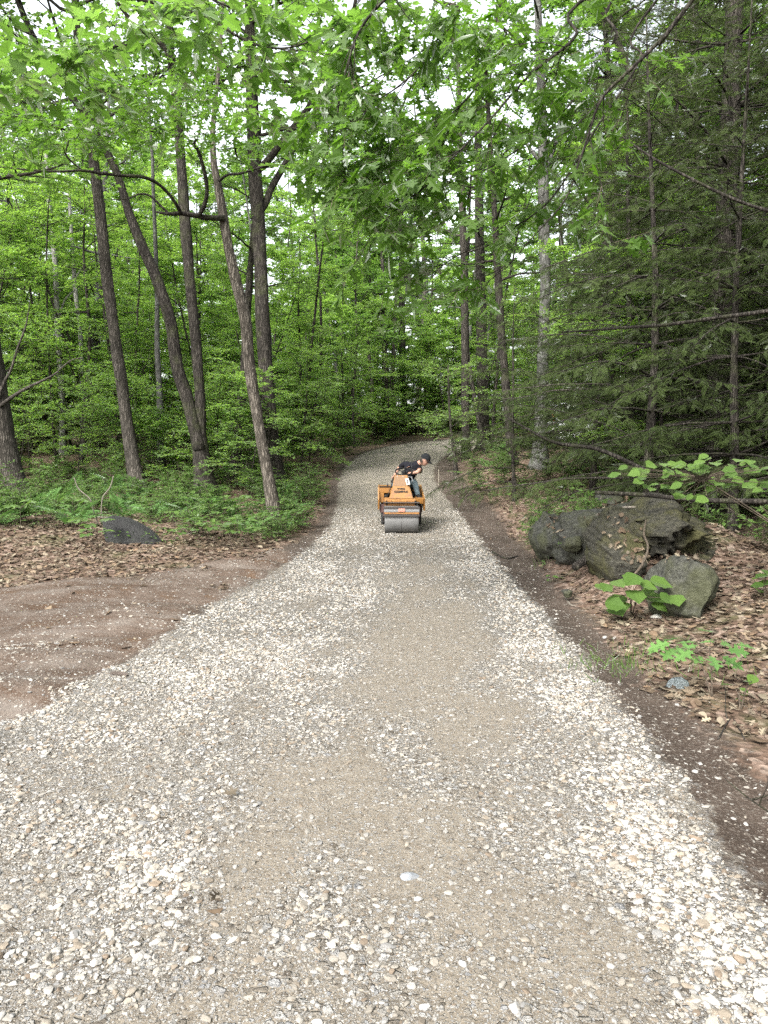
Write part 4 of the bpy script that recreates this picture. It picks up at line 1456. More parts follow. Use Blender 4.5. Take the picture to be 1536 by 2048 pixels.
def stick(name, label, cat, rows, mat, group=None, side_twigs=0, thing_at=None, sub=6):
    """rows of (px, py, depth, width px)"""
    r = np.array([(*P(a, b, d), w / FPX * d * 0.5) for a, b, d, w in rows])
    q = catmull(r, len(rows) * sub)
    mb = MB()
    tube(mb, q[:, :3], np.maximum(q[:, 3], 0.0015), 7, 0, 0.08, len(rows))
    for i in range(side_twigs):
        p, dd = along(q[:, :3], rng.uniform(0.15, 0.95))
        c = grow(rng, p, nrm(dd * 0.5 + rng.normal(size=3) * 0.6), rng.uniform(0.12, 0.4), 4, 0, 0.15)
        tube(mb, c, np.linspace(0.004, 0.0015, 5), 4, 0, cap=False)
    b = q[0, :3]
    ob = mb.build(name, mat, None, b, at=tuple(b))
    return tag(ob, label, cat, group)


stick("dead_branch", "long bare dead branch crossing in front of the hemlocks at right", "branch",
      [(1640, 600, 8.6, 11), (1536, 622, 8.4, 9), (1430, 636, 8.2, 8), (1330, 650, 8.0, 7), (1240, 656, 7.9, 6), (1170, 662, 7.8, 4), (1122, 664, 7.7, 2.5)], M['bark_dark'], side_twigs=7)
stick("dead_branch", "dark drooping bare branch under the hemlock sprays", "branch",
      [(1300, 945, 9.4, 9), (1200, 900, 9.5, 8), (1110, 885, 9.6, 6), (1050, 855, 9.7, 4), (1010, 832, 9.8, 3)], M['bark_dark'], side_twigs=9)
stick("dead_branch", "bare limb slanting down across the upper right hemlock foliage", "branch",
      [(1560, 430, 9.0, 7), (1460, 395, 9.0, 6), (1330, 330, 9.1, 5), (1260, 285, 9.2, 4), (1235, 265, 9.2, 2)], M['bark_dark'], side_twigs=8)
stick("fallen_branch", "thick dark fallen branch lying across the top of the boulder", "branch",
      [(1190, 985, 8.6, 8), (1290, 990, 8.4, 9), (1400, 1000, 8.2, 10), (1540, 1003, 8.0, 12)], M['bark_dark'], side_twigs=4)
stick("fallen_branch", "bent brown root running down the face of the boulder", "branch",
      [(1292, 1040, 8.3, 3), (1288, 1068, 8.1, 4), (1296, 1095, 7.95, 5), (1284, 1130, 7.7, 6), (1258, 1160, 7.5, 4)], M['twig'])
stick("fallen_branch", "pale stick leaning over the boulders with a broken end", "branch",
      [(1120, 1055, 9.8, 5), (1180, 1035, 9.4, 5), (1250, 1015, 9.0, 5), (1325, 1020, 8.8, 5), (1345, 1005, 8.8, 4)], M['deadwood'], side_twigs=3)
stick("fallen_branch", "mossy log lying in leaves at the foot of the boulders", "branch",
      [(1150, 1135, 8.7, 18), (1185, 1110, 8.9, 17), (1215, 1090, 9.1, 14)], M['bark_dark'])
stick("fallen_stick", "thin dark stick lying on the white gravel near the pine cone", "stick",
      [(*r, 0, 0)[:2] + (G(*r)[1] - 0.0, w) for r, w in (((266, 1361), 2.5), ((282, 1365), 4), ((300, 1369), 4), ((320, 1369), 3))], M['bark_dark'])
for (rows, lab) in (([(1436, 1480), (1465, 1440), (1500, 1500), (1536, 1520)], "brown twig arching over dead leaves at the right edge"),
                    ([(1290, 1465), (1330, 1490), (1350, 1505)], "straw thin twig on bare soil by the gravel edge"),
                    ([(1380, 1640), (1440, 1560), (1536, 1580)], "pale twig lying across the dark soil at the right edge"),
                    ([(1130, 1195), (1140, 1210), (1152, 1214)], "short pale stick at the gravel edge right of the road"),
                    ([(985, 1105), (1010, 1118), (1035, 1114)], "small twig on the dirt shoulder right of the road"),
                    ([(1450, 1560), (1500, 1600), (1560, 1640)], "dark twig on the soil in the lower right")):
    g = [G(*r) for r in rows]
    stick("fallen_stick", lab, "stick", [(r[0], r[1] - 1.5, p[1], max(2.0, 3.4)) for r, p in zip(rows, g)], M['deadwood'] if 'pale' in lab or 'straw' in lab else M['bark_dark'], side_twigs=2 if 'twig' in lab else 0)
# pale dead stems by the slab on the left
stick("dead_stalk", "pale crooked dead stem standing left of the grey slab", "stem", [(197, 1052, 13.4, 2.6), (187, 1020, 13.4, 2.6), (180, 998, 13.4, 2.6), (158, 978, 13.4, 2.6), (148, 955, 13.4, 1.8)], M['deadwood'], side_twigs=1)
stick("dead_stalk", "pale bent dead stem rising behind the grey slab", "stem", [(204, 1050, 13.8, 2.6), (203, 1018, 13.8, 2.6), (206, 994, 13.8, 2.6), (220, 975, 13.8, 2.6), (227, 952, 13.8, 1.8)], M['deadwood'])
stick("dead_stalk", "pale twig leaning on the front of the grey slab", "stem", [(236, 1090, 12.9, 3), (231, 1065, 12.9, 4), (224, 1038, 12.95, 3), (195, 1034, 13.0, 2)], M['deadwood'], side_twigs=1)
stick("dead_stalk", "thin pale stem slanting over the leaves right of the grey slab", "stem", [(330, 1090, 12.9, 2.5), (370, 1070, 13, 2.5), (420, 1058, 13.1, 2)], M['deadwood'])
stick("dead_stalk", "thin pale stalk leaning among the ferns at the left edge", "stem", [(62, 1072, 12.6, 2.5), (30, 1085, 12.6, 2.5), (28, 1050, 12.6, 2)], M['deadwood'])
for c in ([(560, 1000, 18, 3), (592, 880, 18, 3), (596, 770, 18, 2.5), (590, 690, 18, 2)], [(625, 640, 20.5, 3), (600, 650, 20.5, 4), (565, 690, 20.2, 5), (540, 720, 20, 6)], [(720, 640, 20.6, 2), (670, 632, 20.5, 3), (625, 640, 20.5, 3)]):
    pass

# ------------------------------------------------------------------ rocks
ROCK_LEAVES = []


def boulder(name, label, px0, px1, py0, py1, d, depth, mat, seed, strata=0.0, tilt=0.0, cuts=7, sub=5, yaw=0.0, sink=0.25):
    rng = np.random.default_rng(seed)
    c0, c1 = P(px0, py1, d), P(px1, py0, d)
    w, h = c1[0] - c0[0], c1[2] - c0[2]
    cx = 0.5 * (c0[0] + c1[0])
    cy = d + depth * 0.5
    V, F = ico(sub)
    for k in range(cuts):
        dr = rand_unit(rng, 1)[0]
        ex = np.maximum(V @ dr - rng.uniform(0.55, 0.85), 0)
        V = V - ex[:, None] * dr * 0.95
    V = V + nrm(V) * ((noise3(V, 1.6, seed) - 0.5) * 0.55 + (noise3(V, 4.0, seed + 2) - 0.5) * 0.22 + (noise3(V, 11.0, seed + 4) - 0.5) * 0.08)[:, None]
    if strata:
        ax = nrm(np.array([math.sin(tilt), -0.25, math.cos(tilt)]))
        s = V @ ax + (noise3(V, 1.3, seed + 8) - 0.5) * 0.25
        q = np.floor(s * 6.5 + 0.35 * np.sin(s * 3))
        fr = s * 6.5 - np.floor(s * 6.5)
        sh = (vnoise(q * 3.7, q * 0 + seed, seed) - 0.5) * 0.32 - 0.12 * np.exp(-(np.minimum(fr, 1 - fr) / 0.12) ** 2)
        hor = V - (V @ ax)[:, None] * ax
        V = V + nrm(hor) * (sh * strata)[:, None]
    V = V * np.array([w * 0.5, depth * 0.5, h * (1 + sink) * 0.5]) / np.abs(V).max(0)
    ca, sa = math.cos(yaw), math.sin(yaw)
    V = V @ np.array([[ca, -sa, 0], [sa, ca, 0], [0, 0, 1]]).T
    zc = c1[2] - h * (1 + sink) * 0.5
    ob = MB().add(V, F).build(name, mat, None, smooth=True, at=(cx, cy, zc))
    nz_ = np.array([v.normal[:] for v in ob.data.vertices])
    ok_ = np.where((nz_[:, 2] > 0.6) & (noise3(V, 2.5, seed + 20) > 0.5))[0]
    if w > 0.4 and len(ok_):
        pick = rng.choice(ok_, min(int(w * 70), len(ok_)), replace=False)
        ROCK_LEAVES.append((V[pick] + np.array([cx, cy, zc]), nz_[pick]))
    return tag(ob, label, "rock")


boulder("boulder", "largest layered mossy boulder right of the road", 1240, 1512, 992, 1215, 8.0, 2.0, M['rock'], 801, 1.3, -0.30, 9)
boulder("boulder", "mossy slanting rock forming the lefthand shoulder of the largest boulder", 1172, 1375, 1022, 1185, 7.9, 1.5, M['rock'], 802, 0.6, 0.6, 9, yaw=0.25)
boulder("boulder", "rounded grey boulder in front of the layered one, dead leaves at its foot", 1322, 1462, 1120, 1238, 6.9, 0.8, M['rock_grey'], 803, 0.0, 0, 7, yaw=0.5, sink=0.4)
boulder("boulder", "lichened grey boulder nearest the road edge", 1078, 1165, 1022, 1096, 9.8, 1.1, M['rock_grey'], 804, 0.1, 0.3, 8, sink=0.5)
boulder("boulder", "broad low grey boulder between the road edge one and the mossy rocks", 1130, 1400, 1012, 1140, 9.0, 1.7, M['rock_grey'], 805, 0.5, 0.4, 10, sink=0.6)
boulder("boulder", "small wedge of rock in leaves below the grey boulders", 1128, 1180, 1068, 1102, 9.0, 0.4, M['rock_grey'], 806, 0.0, 0, 6, sub=4)
boulder("boulder", "dark domed rock behind the other boulders under the hemlock", 1205, 1262, 985, 1020, 10.6, 0.8, M['rock_grey'], 807, 0.0, 0, 5, sub=4)
boulder("small_rock", "flat bluish grey rock among dead leaves at the gravel edge", 1338, 1386, 1360, 1387, 5.05, 0.16, M['bluestone'], 808, 0.0, 0, 9, sub=4)
boulder("small_rock", "small tan rock half buried in the soil below the boulders", 1126, 1148, 1180, 1194, 8.0, 0.14, M['rock_grey'], 809, 0.0, 0, 9, sub=3)
boulder("small_rock", "pale flat stone on the dirt beside the leaf litter at left", 368, 384, 1130, 1141, 10.1, 0.15, M['rock_grey'], 810, 0, 0, 7, sub=3)

rl = MB()
rng = np.random.default_rng(818)
rp, rn_ = np.concatenate([a[0] for a in ROCK_LEAVES]), np.concatenate([a[1] for a in ROCK_LEAVES])
vi = rng.integers(0, len(DEAD), len(rp))
rcol = dead_leaf_cols(rng, len(rp))
rR = frames(rng.normal(size=rp.shape), rn_ + rng.normal(size=rp.shape) * 0.2)
for j, t in enumerate(DEAD):
    k = vi == j
    scatter(rl, t[0], t[1], rp[k] + rn_[k] * 0.012, rR[k], 0.085 * rng.uniform(0.6, 1.2, k.sum()), 0, rcol[k])
o = rl.build("leaves_on_rocks", M['litter'], smooth=True)
o['kind'] = 'stuff'
tag(o, "dead leaves lodged on the mossy boulders", "leaves")

# leaning slab on the left
outl = [(194, 1042), (204, 1039), (222, 1041), (240, 1044), (262, 1053), (282, 1063), (300, 1075), (318, 1094), (290, 1096), (240, 1096), (212, 1090), (202, 1070)]
slab_d = G(255, 1090)[1]
fr_ = np.array([P(a, b, slab_d) for a, b in outl])
fr_[:, 1] += (fr_[:, 2] - fr_[:, 2].min()) * 0.55
nv = len(fr_)
bk = fr_ + np.array([0.03, 0.16, 0.03])
cen = fr_.mean(0)
inn = cen + (fr_ - cen) * 0.93 + np.array([0, -0.012, 0])
Vs = np.vstack([fr_, bk, inn])
i0 = np.arange(nv)
i1 = np.roll(i0, -1)
mb = MB()
mb.add(Vs, [np.stack([i0, i1, i1 + nv, i0 + nv][::-1], 1), np.stack([i0 + 2 * nv, i1 + 2 * nv, i1, i0][::-1], 1), (i0 + 2 * nv)[::-1][None], (i0 + nv)[None]])
tag(mb.build("rock_slab", M['slab'], None, cen, smooth=False, at=tuple(cen)), "flat dark grey stone slab tilted in the leaves at left", "rock")
boulder("boulder", "dark rock in shadow at the left end of the grey slab", 150, 205, 1052, 1084, 13.4, 0.5, M['rock_grey'], 811, 0.0, 0, 6, sub=4)

# pine cone on the gravel
p0, p1 = G(222, 1351), G(256, 1354)
ax = nrm(p1 - p0)
Lc = np.linalg.norm(p1 - p0)
mb = MB()
tube(mb, np.array([p0 + ax * Lc * t + UP * 0.018 for t in np.linspace(0, 1, 9)]), 0.013 * np.array([.5, .9, 1, 1, 1, .95, .85, .7, .35]), 8)
sv, sf = np.array([(0, -.35, 0), (.6, -.45, .1), (1, 0, .3), (.6, .45, .1), (0, .35, 0), (.5, 0, .28)]), [np.array([(0, 1, 5), (1, 2, 5), (2, 3, 5), (3, 4, 5), (4, 0, 5)])]
ns = 90
tt = np.linspace(0.02, 0.97, ns)
aa = np.arange(ns) * 2.4
e1 = nrm(np.cross(ax, UP))
rdir = np.cos(aa)[:, None] * e1 + np.sin(aa)[:, None] * UP
pp = p0 + ax * (Lc * tt)[:, None] + UP * 0.018 + rdir * 0.009
scatter(mb, sv, sf, pp, frames(rdir * 0.8 - ax * 0.7, -ax + rdir * 0.6), np.full(ns, 0.018) * np.sin(np.pi * (tt * 0.8 + 0.12)), 0)
tag(mb.build("pine_cone", mat_plain("cone_scale", (0.075, 0.06, 0.05), 0.8), None, p0, smooth=False, at=tuple(p0)), "dark open pine cone lying on the white gravel at left", "pine cone")

# survey stake
ps = G(877, 972)
pt = P(877, 938, ps[1])
mb = MB()
hw = 0.010
zt = pt[2]
mb.add(np.array([(x, y, z) for z in (ps[2] - 0.05, zt - 0.04) for x, y in ((-hw, -hw), (hw, -hw), (hw, hw), (-hw, hw))] + [(0, 0, zt)]) + np.array([ps[0], ps[1], 0]),
       [np.array([(0, 1, 5, 4), (1, 2, 6, 5), (2, 3, 7, 6), (3, 0, 4, 7)]), np.array([(4, 5, 8), (5, 6, 8), (6, 7, 8), (7, 4, 8)])])
tag(mb.build("wooden_stake", mat_plain("stake_wood", (0.17, 0.15, 0.12), 0.85), None, ps, smooth=False, at=tuple(ps)), "thin weathered wooden stake standing at the roadside behind the roller", "stake")

# ------------------------------------------------------------------ low plants
def plant_root(name):
    o = bpy.data.objects.new(name, None)
    COL.objects.link(o)
    return o


def proto_whorl(name, seed, h, nst, size, tmpl, leafmat, lv=5):
    """stem dividing into stalks, each with a flat fan of leaves"""
    rng = np.random.default_rng(seed)
    root = plant_root(name)
    st, lf = MB(), MB()
    top = np.array([rng.normal() * 0.04, rng.normal() * 0.04, h * 0.6])
    tube(st, np.array([(0, 0, -0.03), top * 0.5 + [0.01, 0, 0], top]), [0.005, 0.004, 0.003], 5)
    pos, D, N, S = [], [], [], []
    for i in range(nst):
        az = i / nst * 6.283 + rng.uniform(-0.4, 0.4)
        e = top + np.array([math.cos(az), math.sin(az), rng.uniform(0.3, 0.9)]) * h * rng.uniform(0.3, 0.55)
        tube(st, np.array([top, (top + e) / 2 + [0, 0, 0.02], e]), [0.003, 0.0025, 0.002], 4)
        for k in range(lv):
            a2 = az + (k - (lv - 1) / 2) * 1.05 + rng.normal() * 0.15
            pos.append(e)
            D.append((math.cos(a2), math.sin(a2), rng.uniform(-0.25, 0.1)))
            N.append(UP + rng.normal(size=3) * 0.18)
            S.append(size * rng.uniform(0.75, 1.15))
    n = len(pos)
    col = np.ones((n, 4))
    col[:, 0] = rng.random(n)
    scatter(lf, tmpl[0], tmpl[1], np.array(pos), frames(np.array(D), np.array(N)), np.array(S), 0, col)
    st.build("stem", M['twig'], root)
    lf.build("foliage", M[leafmat], root, smooth=False)
    return root


def proto_fern(name, seed, nf, L):
    rng = np.random.default_rng(seed)
    root = plant_root(name)
    lf = MB()
    az = np.arange(nf) / nf * 6.283 + rng.uniform(-0.3, 0.3, nf)
    el = rng.uniform(0.45, 0.95, nf)
    D = np.stack([np.cos(az) * np.cos(el), np.sin(az) * np.cos(el), np.sin(el)], 1)
    N = np.stack([-np.cos(az) * np.sin(el), -np.sin(az) * np.sin(el), np.cos(el)], 1)
    col = np.ones((nf, 4))
    col[:, 0] = rng.random(nf)
    scatter(lf, T_FERN[0], T_FERN[1], np.tile([0, 0, 0.02], (nf, 1)) + D * 0.03, frames(D, N), L * rng.uniform(0.8, 1.15, nf), 0, col)
    lf.build("foliage", M['fern'], root, smooth=False)
    return root


def proto_shrub(name, seed, h, r, nst, size, leafmat):
    rng = np.random.default_rng(seed)
    root = plant_root(name)
    st, lf = MB(), MB()
    P0, D, L, tn = [], [], [], []
    for i in range(nst):
        az = rng.uniform(0, 6.28)
        s = grow(rng, (rng.normal() * 0.05, rng.normal() * 0.05, -0.03), (math.cos(az) * r / h, math.sin(az) * r / h, 1), h * rng.uniform(0.7, 1.1), 6, 0.0, 0.12)
        tube(st, s, np.linspace(0.006, 0.002, 7), 4, cap=False)
        bt = rng.random()
        for k in range(10):
            q, dd = along(s, rng.uniform(0.25, 1))
            a2 = rng.uniform(0, 6.28)
            P0.append(q)
            D.append(nrm(np.array([math.cos(a2), math.sin(a2), rng.uniform(-0.05, 0.45)])))
            L.append(rng.uniform(0.12, 0.3))
            tn.append(bt)
    P0, D, L, tn = map(np.array, (P0, D, L, tn))
    twig_bulk(lf, P0, D, L, 0.0018, 1)
    leaf_bulk(lf, rng, P0, D, L, 8, size, T_LEAF, 0, 0.3, tint=tn)
    st.build("stem", M['twig'], root)
    lf.build("foliage", [M[leafmat], M['twig']], root, smooth=False)
    return root


rng = np.random.default_rng(91)
whorls = [proto_whorl("seedling_plant", 900 + i, h, n, s, T_OVAL, 'leaf_low', lv) for i, (h, n, s, lv) in enumerate(((0.38, 3, 0.13, 5), (0.30, 3, 0.11, 5), (0.45, 4, 0.12, 5)))]
ferns = [proto_fern("fern", 920 + i, n, L) for i, (n, L) in enumerate(((8, 0.55), (6, 0.45), (9, 0.65)))]
shrubs = [proto_shrub("low_shrub", 940 + i, h, r, n, s, 'leaf_low') for i, (h, r, n, s) in enumerate(((0.7, 0.35, 9, 0.06), (0.5, 0.4, 8, 0.05), (1.0, 0.45, 10, 0.07), (0.8, 0.5, 9, 0.065)))]


def ok_low(m):
    def f(x, y):
        if not clear_of_road(x, y, m):
            return False
        px = 768 + x / y * FPX
        return -150 < px < 1650
    return f


def left_low(x, y):
    px = 768 + x / y * FPX
    if 185 < px < 345 and y < 13.9:
        return False
    return ok_low(0.55)(x, y) and y > 11.3 + 0.6 * math.sin(x * 2.1) + (0.3 if x < -4.5 else 0)


sp = spots_in(rng, 120, -10, -0.2, 10.7, 17, left_low, 0.26) + spots_in(rng, 40, -9, 9, 17, 34, ok_low(0.5), 0.5)
place_copies(whorls, sp, "pale green seedling with a flat fan of leaves on the forest floor", "plant", "leafy seedlings on the forest floor", (0.8, 1.3), 4)
sp = spots_in(rng, 50, -11, -0.2, 12.4, 19, left_low, 0.4) + spots_in(rng, 25, -10, 8, 18, 34, ok_low(0.6), 0.6)
place_copies(ferns, sp, "green fern with arching fronds under the trees", "fern", "ferns under the trees", (0.8, 1.3), 5)
sp = [(2.45, 9.75), (2.2, 10.9), (3.5, 10.7), (4.5, 8.4), (3.0, 11.5), (2.75, 10.4), (4.3, 9.9)] + spots_in(rng, 85, -11, -0.1, 12.8, 22, left_low, 0.45) + spots_in(rng, 45, 1.5, 8, 12.5, 24, ok_low(1.0), 0.55) + spots_in(rng, 70, -8, 9, 24, 46, ok_low(0.6), 0.7)
place_copies(shrubs, sp, "low leafy shrub crowding the shaded ground beside the road", "shrub", "low shrubs along the road", (0.6, 1.15), 6)

# ground cover: uncountable small leaves on the floor
gc = MB()
for (n, xa, xb, ya, yb, s, m) in ((9000, -11, 0, 11.6, 20, 0.055, 0.5), (3500, 1, 9, 10, 22, 0.05, 0.8), (9000, -13, 13, 20, 46, 0.08, 0.3)):
    x, y = rng.uniform(xa, xb, n), rng.uniform(ya, yb, n)
    z, a, b, c = ground_all(x, y)
    k = (b < -0.1) & (fbm(x * 0.8, y * 0.8, 61) > 0.44) & ((x > 0) | (y > 12.0 + 0.5 * np.sin(x * 2.1)))
    x, y, z = x[k], y[k], z[k]
    n = len(x)
    az = rng.uniform(0, 6.28, n)
    col = np.ones((n, 4))
    col[:, 0] = rng.random(n)
    scatter(gc, T_LEAF[0], T_LEAF[1], np.stack([x, y, z + rng.uniform(0.02, 0.22, n)], 1), frames(np.stack([np.cos(az), np.sin(az), rng.normal(size=n) * 0.2], 1), UP + rng.normal(size=(n, 3)) * 0.3), s * rng.uniform(0.7, 1.6, n), 0, col)
o = gc.build("ground_cover", M['leaf_low'], smooth=False)
o['kind'] = 'stuff'
tag(o, "low green leaves covering the forest floor", "ground cover")

# grass blades on the right verge
gb = MB()
n = 420
cx = [(p[0], p[1]) for p in (G(1250, 1310), G(1290, 1330), G(1215, 1330), G(1330, 1300), G(1240, 1345), G(1420, 1345), G(1100, 1120))]
ci = rng.integers(0, len(cx), n)
x = np.array([cx[i][0] for i in ci]) + rng.normal(size=n) * 0.18
y = np.array([cx[i][1] for i in ci]) + rng.normal(size=n) * 0.16
az = rng.uniform(0, 6.28, n)
el = rng.uniform(0.5, 1.4, n)
Dg = np.stack([np.cos(az) * np.cos(el), np.sin(az) * np.cos(el), np.sin(el)], 1)
col = np.ones((n, 4))
col[:, 0] = rng.random(n)
gvt = np.array([(0, -.03, 0), (0, .03, 0), (.55, .02, .0), (.55, -.02, 0), (1, 0, -.15)])
scatter(gb, gvt, [np.array([(0, 3, 2, 1)]), np.array([(3, 4, 2)])], np.stack([x, y, H(x, y)], 1), frames(Dg, rng.normal(size=(n, 3)) + UP * .1), rng.uniform(0.04, 0.12, n), 0, col)
o = gb.build("grass", M['leaf_low'], smooth=False)
o['kind'] = 'stuff'
tag(o, "short green grass blades among the dead leaves", "grass")


# hero plants on the right
def hero_leafy(name, label, base, leaves, size, tmpl, leafmat, seed, cat="plant", stems=3, flat=0.2, face=0.25):
    """leaves: list of (px, py, depth, heading)"""
    rng = np.random.default_rng(seed)
    root = thing(name, label, cat, base)
    st, lf = MB(), MB()
    b = np.array(base)
    pos = np.array([P(a, c, d) for a, c, d, _ in leaves])
    hd = np.array([h for *_, h in leaves])
    cent = pos.mean(0)
    hubs = [pos[i::stems].mean(0) - [0, 0, 0.03] for i in range(stems)]
    for i, h in enumerate(hubs):
        tube(st, catmull(np.array([b - [0, 0, .03], b * 0.5 + h * 0.5 + [0, 0, 0.05], h]), 8), np.linspace(0.006, 0.003, 8), 5)
        for p in pos[i::stems]:
            tube(st, np.array([h, (h + p) / 2 + [0, 0, 0.01], p]), [0.003, 0.002, 0.0015], 4, cap=False)
    n = len(pos)
    D = np.stack([np.cos(hd), np.sin(hd), rng.uniform(-0.3, 0.0, n)], 1)
    col = np.ones((n, 4))
    col[:, 0] = rng.random(n)
    scatter(lf, tmpl[0], tmpl[1], pos, frames(D, UP + rng.normal(size=(n, 3)) * flat + [0, -face, 0]), size * rng.uniform(0.75, 1.2, n), 0, col)
    st.build("stem", M['twig'], root, b)
    lf.build("foliage", M[leafmat], root, b, smooth=False)
    return root


rng = np.random.default_rng(95)
WIDE_HALF = [(0, 0), (0.03, 0.14), (0.10, 0.30), (0.20, 0.40), (0.32, 0.43), (0.46, 0.41), (0.60, 0.46), (0.66, 0.36), (0.78, 0.24), (0.90, 0.10), (1.0, 0.0)]
T_WIDE = leaf_lobed(WIDE_HALF, 0.10, 0.18)
b = G(1262, 1232)
hero_leafy("broadleaf_seedling", "seedling of broad flat bright leaves in front of the boulders", b,
           [(x, y, b[1] + rng.uniform(-.45, .0), rng.uniform(-3.6, 0.5)) for x, y in ((1190, 1175), (1215, 1168), (1235, 1160), (1210, 1205), (1240, 1190), (1265, 1180), (1280, 1165), (1300, 1160), (1255, 1205), (1290, 1190), (1310, 1180), (1320, 1195), (1335, 1200), (1345, 1190), (1225, 1215), (1275, 1150), (1305, 1205))],
           0.18, T_WIDE, 'leaf_low', 951, face=0.45)
b2 = np.array([4.35, 6.9, H(4.35, 6.9)])
hero_leafy("viburnum_shrub", "shrub branch of layered heart shaped leaves above the boulders at right", b2,
           [(x + rng.uniform(-16, 16), y + rng.uniform(-9, 9), rng.uniform(6.6, 7.4), rng.uniform(2.2, 4.6)) for _ in range(2) for x, y in
            ((1245, 948), (1265, 942), (1285, 938), (1300, 945), (1320, 935), (1335, 950), (1350, 940), (1365, 930), (1380, 945), (1395, 935), (1410, 925), (1425, 940), (1440, 930), (1455, 945), (1470, 930), (1485, 940), (1500, 925), (1515, 938), (1530, 930), (1290, 962), (1312, 968), (1330, 975), (1350, 965), (1375, 962), (1400, 965), (1390, 985), (1370, 980), (1430, 958), (1460, 965), (1490, 962), (1510, 975), (1530, 960), (1545, 945), (1440, 975), (1405, 990), (1378, 995), (1420, 915), (1480, 915), (1380, 922))],
           0.105, T_WIDE, 'leaf_low', 952, "shrub", stems=6, face=0.6)
b3 = G(1425, 1395)
hero_leafy("oak_seedling", "thin stemmed seedling with jagged lobed leaves before the boulders", b3,
           [(x, y, b3[1] + rng.uniform(-.05, .25), h) for x, y, h in ((1400, 1290, 3.0), (1390, 1300, 3.6), (1395, 1285, 2.3), (1430, 1285, 1.9), (1440, 1290, 0.6), (1450, 1300, 0.0), (1420, 1310, 4.6), (1405, 1312, 4.0), (1440, 1310, 5.3), (1345, 1285, 3.2), (1360, 1275, 2.4), (1350, 1295, 4.0), (1470, 1290, 0.3), (1330, 1290, 3.4), (1425, 1265, 1.6))],
           0.17, T_OAK, 'fern', 953, stems=2)
b4 = G(1530, 1200)
hero_leafy("dark_seedling", "dark green leafy seedling half cut by the right edge", b4,
           [(x, y, b4[1] + rng.uniform(-.1, .1), rng.uniform(0, 6.28)) for x, y in ((1520, 1155), (1535, 1150), (1528, 1170), (1545, 1165), (1515, 1178), (1540, 1180), (1530, 1140))], 0.12, T_WIDE, 'leaf_oak', 954)
b5 = G(1105, 1165)
hero_leafy("tiny_seedling", "tiny green plant at the dirt edge below the grey boulders", b5,
           [(x, y, b5[1], rng.uniform(0, 6.28)) for x, y in ((1095, 1158), (1105, 1152), (1112, 1160), (1120, 1155), (1100, 1150))], 0.07, T_OVAL, 'leaf_low', 955)
b6 = G(1095, 1128)
hero_leafy("small_plant", "small feathery green plant in leaves beside the road edge boulder", b6,
           [(x, y, b6[1] + rng.uniform(-.1, .1), rng.uniform(0, 6.28)) for x, y in ((1085, 1120), (1095, 1112), (1105, 1118), (1115, 1112), (1090, 1125), (1110, 1124), (1100, 1120))], 0.10, T_FERN, 'fern', 956)
b7 = G(1480, 1420)
hero_leafy("red_stem_seedling", "sparse low seedling standing in dead leaves at the right edge", b7,
           [(x, y, b7[1] + rng.uniform(-.1, .1), rng.uniform(0, 6.28)) for x, y in ((1465, 1370), (1480, 1375), (1500, 1365), (1490, 1390), (1470, 1400), (1510, 1350))], 0.09, T_OVAL, 'leaf_low', 957)

# ------------------------------------------------------------------ road roller
def bm_box(bm, x0, x1, y0, y1, z0, z1, bev=0.0, taper=None):
    vs = [bm.verts.new((x, y, z)) for z in (z0, z1) for x, y in ((x0, y0), (x1, y0), (x1, y1), (x0, y1))]
    fs = [bm.faces.new([vs[i] for i in f]) for f in ((3, 2, 1, 0), (4, 5, 6, 7), (0, 1, 5, 4), (1, 2, 6, 5), (2, 3, 7, 6), (3, 0, 4, 7))]
    if bev:
        bmesh.ops.bevel(bm, geom=list({e for f in fs for e in f.edges}), offset=bev, segments=2, affect='EDGES', profile=0.6)
    return vs


def bm_prism(bm, prof, x0, x1, bev=0.0):
    """profile (y, z) polygon extruded along x"""
    a = [bm.verts.new((x0, y, z)) for y, z in prof]
    c = [bm.verts.new((x1, y, z)) for y, z in prof]
    n = len(prof)
    fs = [bm.faces.new(a), bm.faces.new(c[::-1])]
    for i in range(n):
        fs.append(bm.faces.new([a[(i + 1) % n], a[i], c[i], c[(i + 1) % n]]))
    bmesh.ops.recalc_face_normals(bm, faces=fs)
    if bev:
        bmesh.ops.bevel(bm, geom=list({e for f in fs for e in f.edges}), offset=bev, segments=2, affect='EDGES', profile=0.6)


def bm_obj(name, bm, mat, parent, smooth=False):
    me = bpy.data.meshes.new(name)
    bm.normal_update()
    bm.to_mesh(me)
    bm.free()
    for m in (mat if isinstance(mat, list) else [mat]):
        me.materials.append(m)
    if smooth:
        me.polygons.foreach_set("use_smooth", [True] * len(me.polygons))
    o = bpy.data.objects.new(name, me)
    COL.objects.link(o)
    o.parent = parent
    return o


def lathe_x(mb, prof, seg=40, mat=0, c=(0, 0, 0)):
    """profile (x, r) revolved about the x axis"""
    pr = np.array(prof)
    a = np.arange(seg) / seg * 2 * math.pi
    V = np.stack([np.repeat(pr[:, 0], seg), np.outer(pr[:, 1], np.cos(a)).ravel(), np.outer(pr[:, 1], np.sin(a)).ravel()], 1) + np.array(c)
    idx = np.arange(len(pr) * seg).reshape(len(pr), seg)
    j = np.roll(idx, -1, 1)
    mb.add(V, np.stack([idx[:-1], idx[1:], j[1:], j[:-1]], -1).reshape(-1, 4), mat)


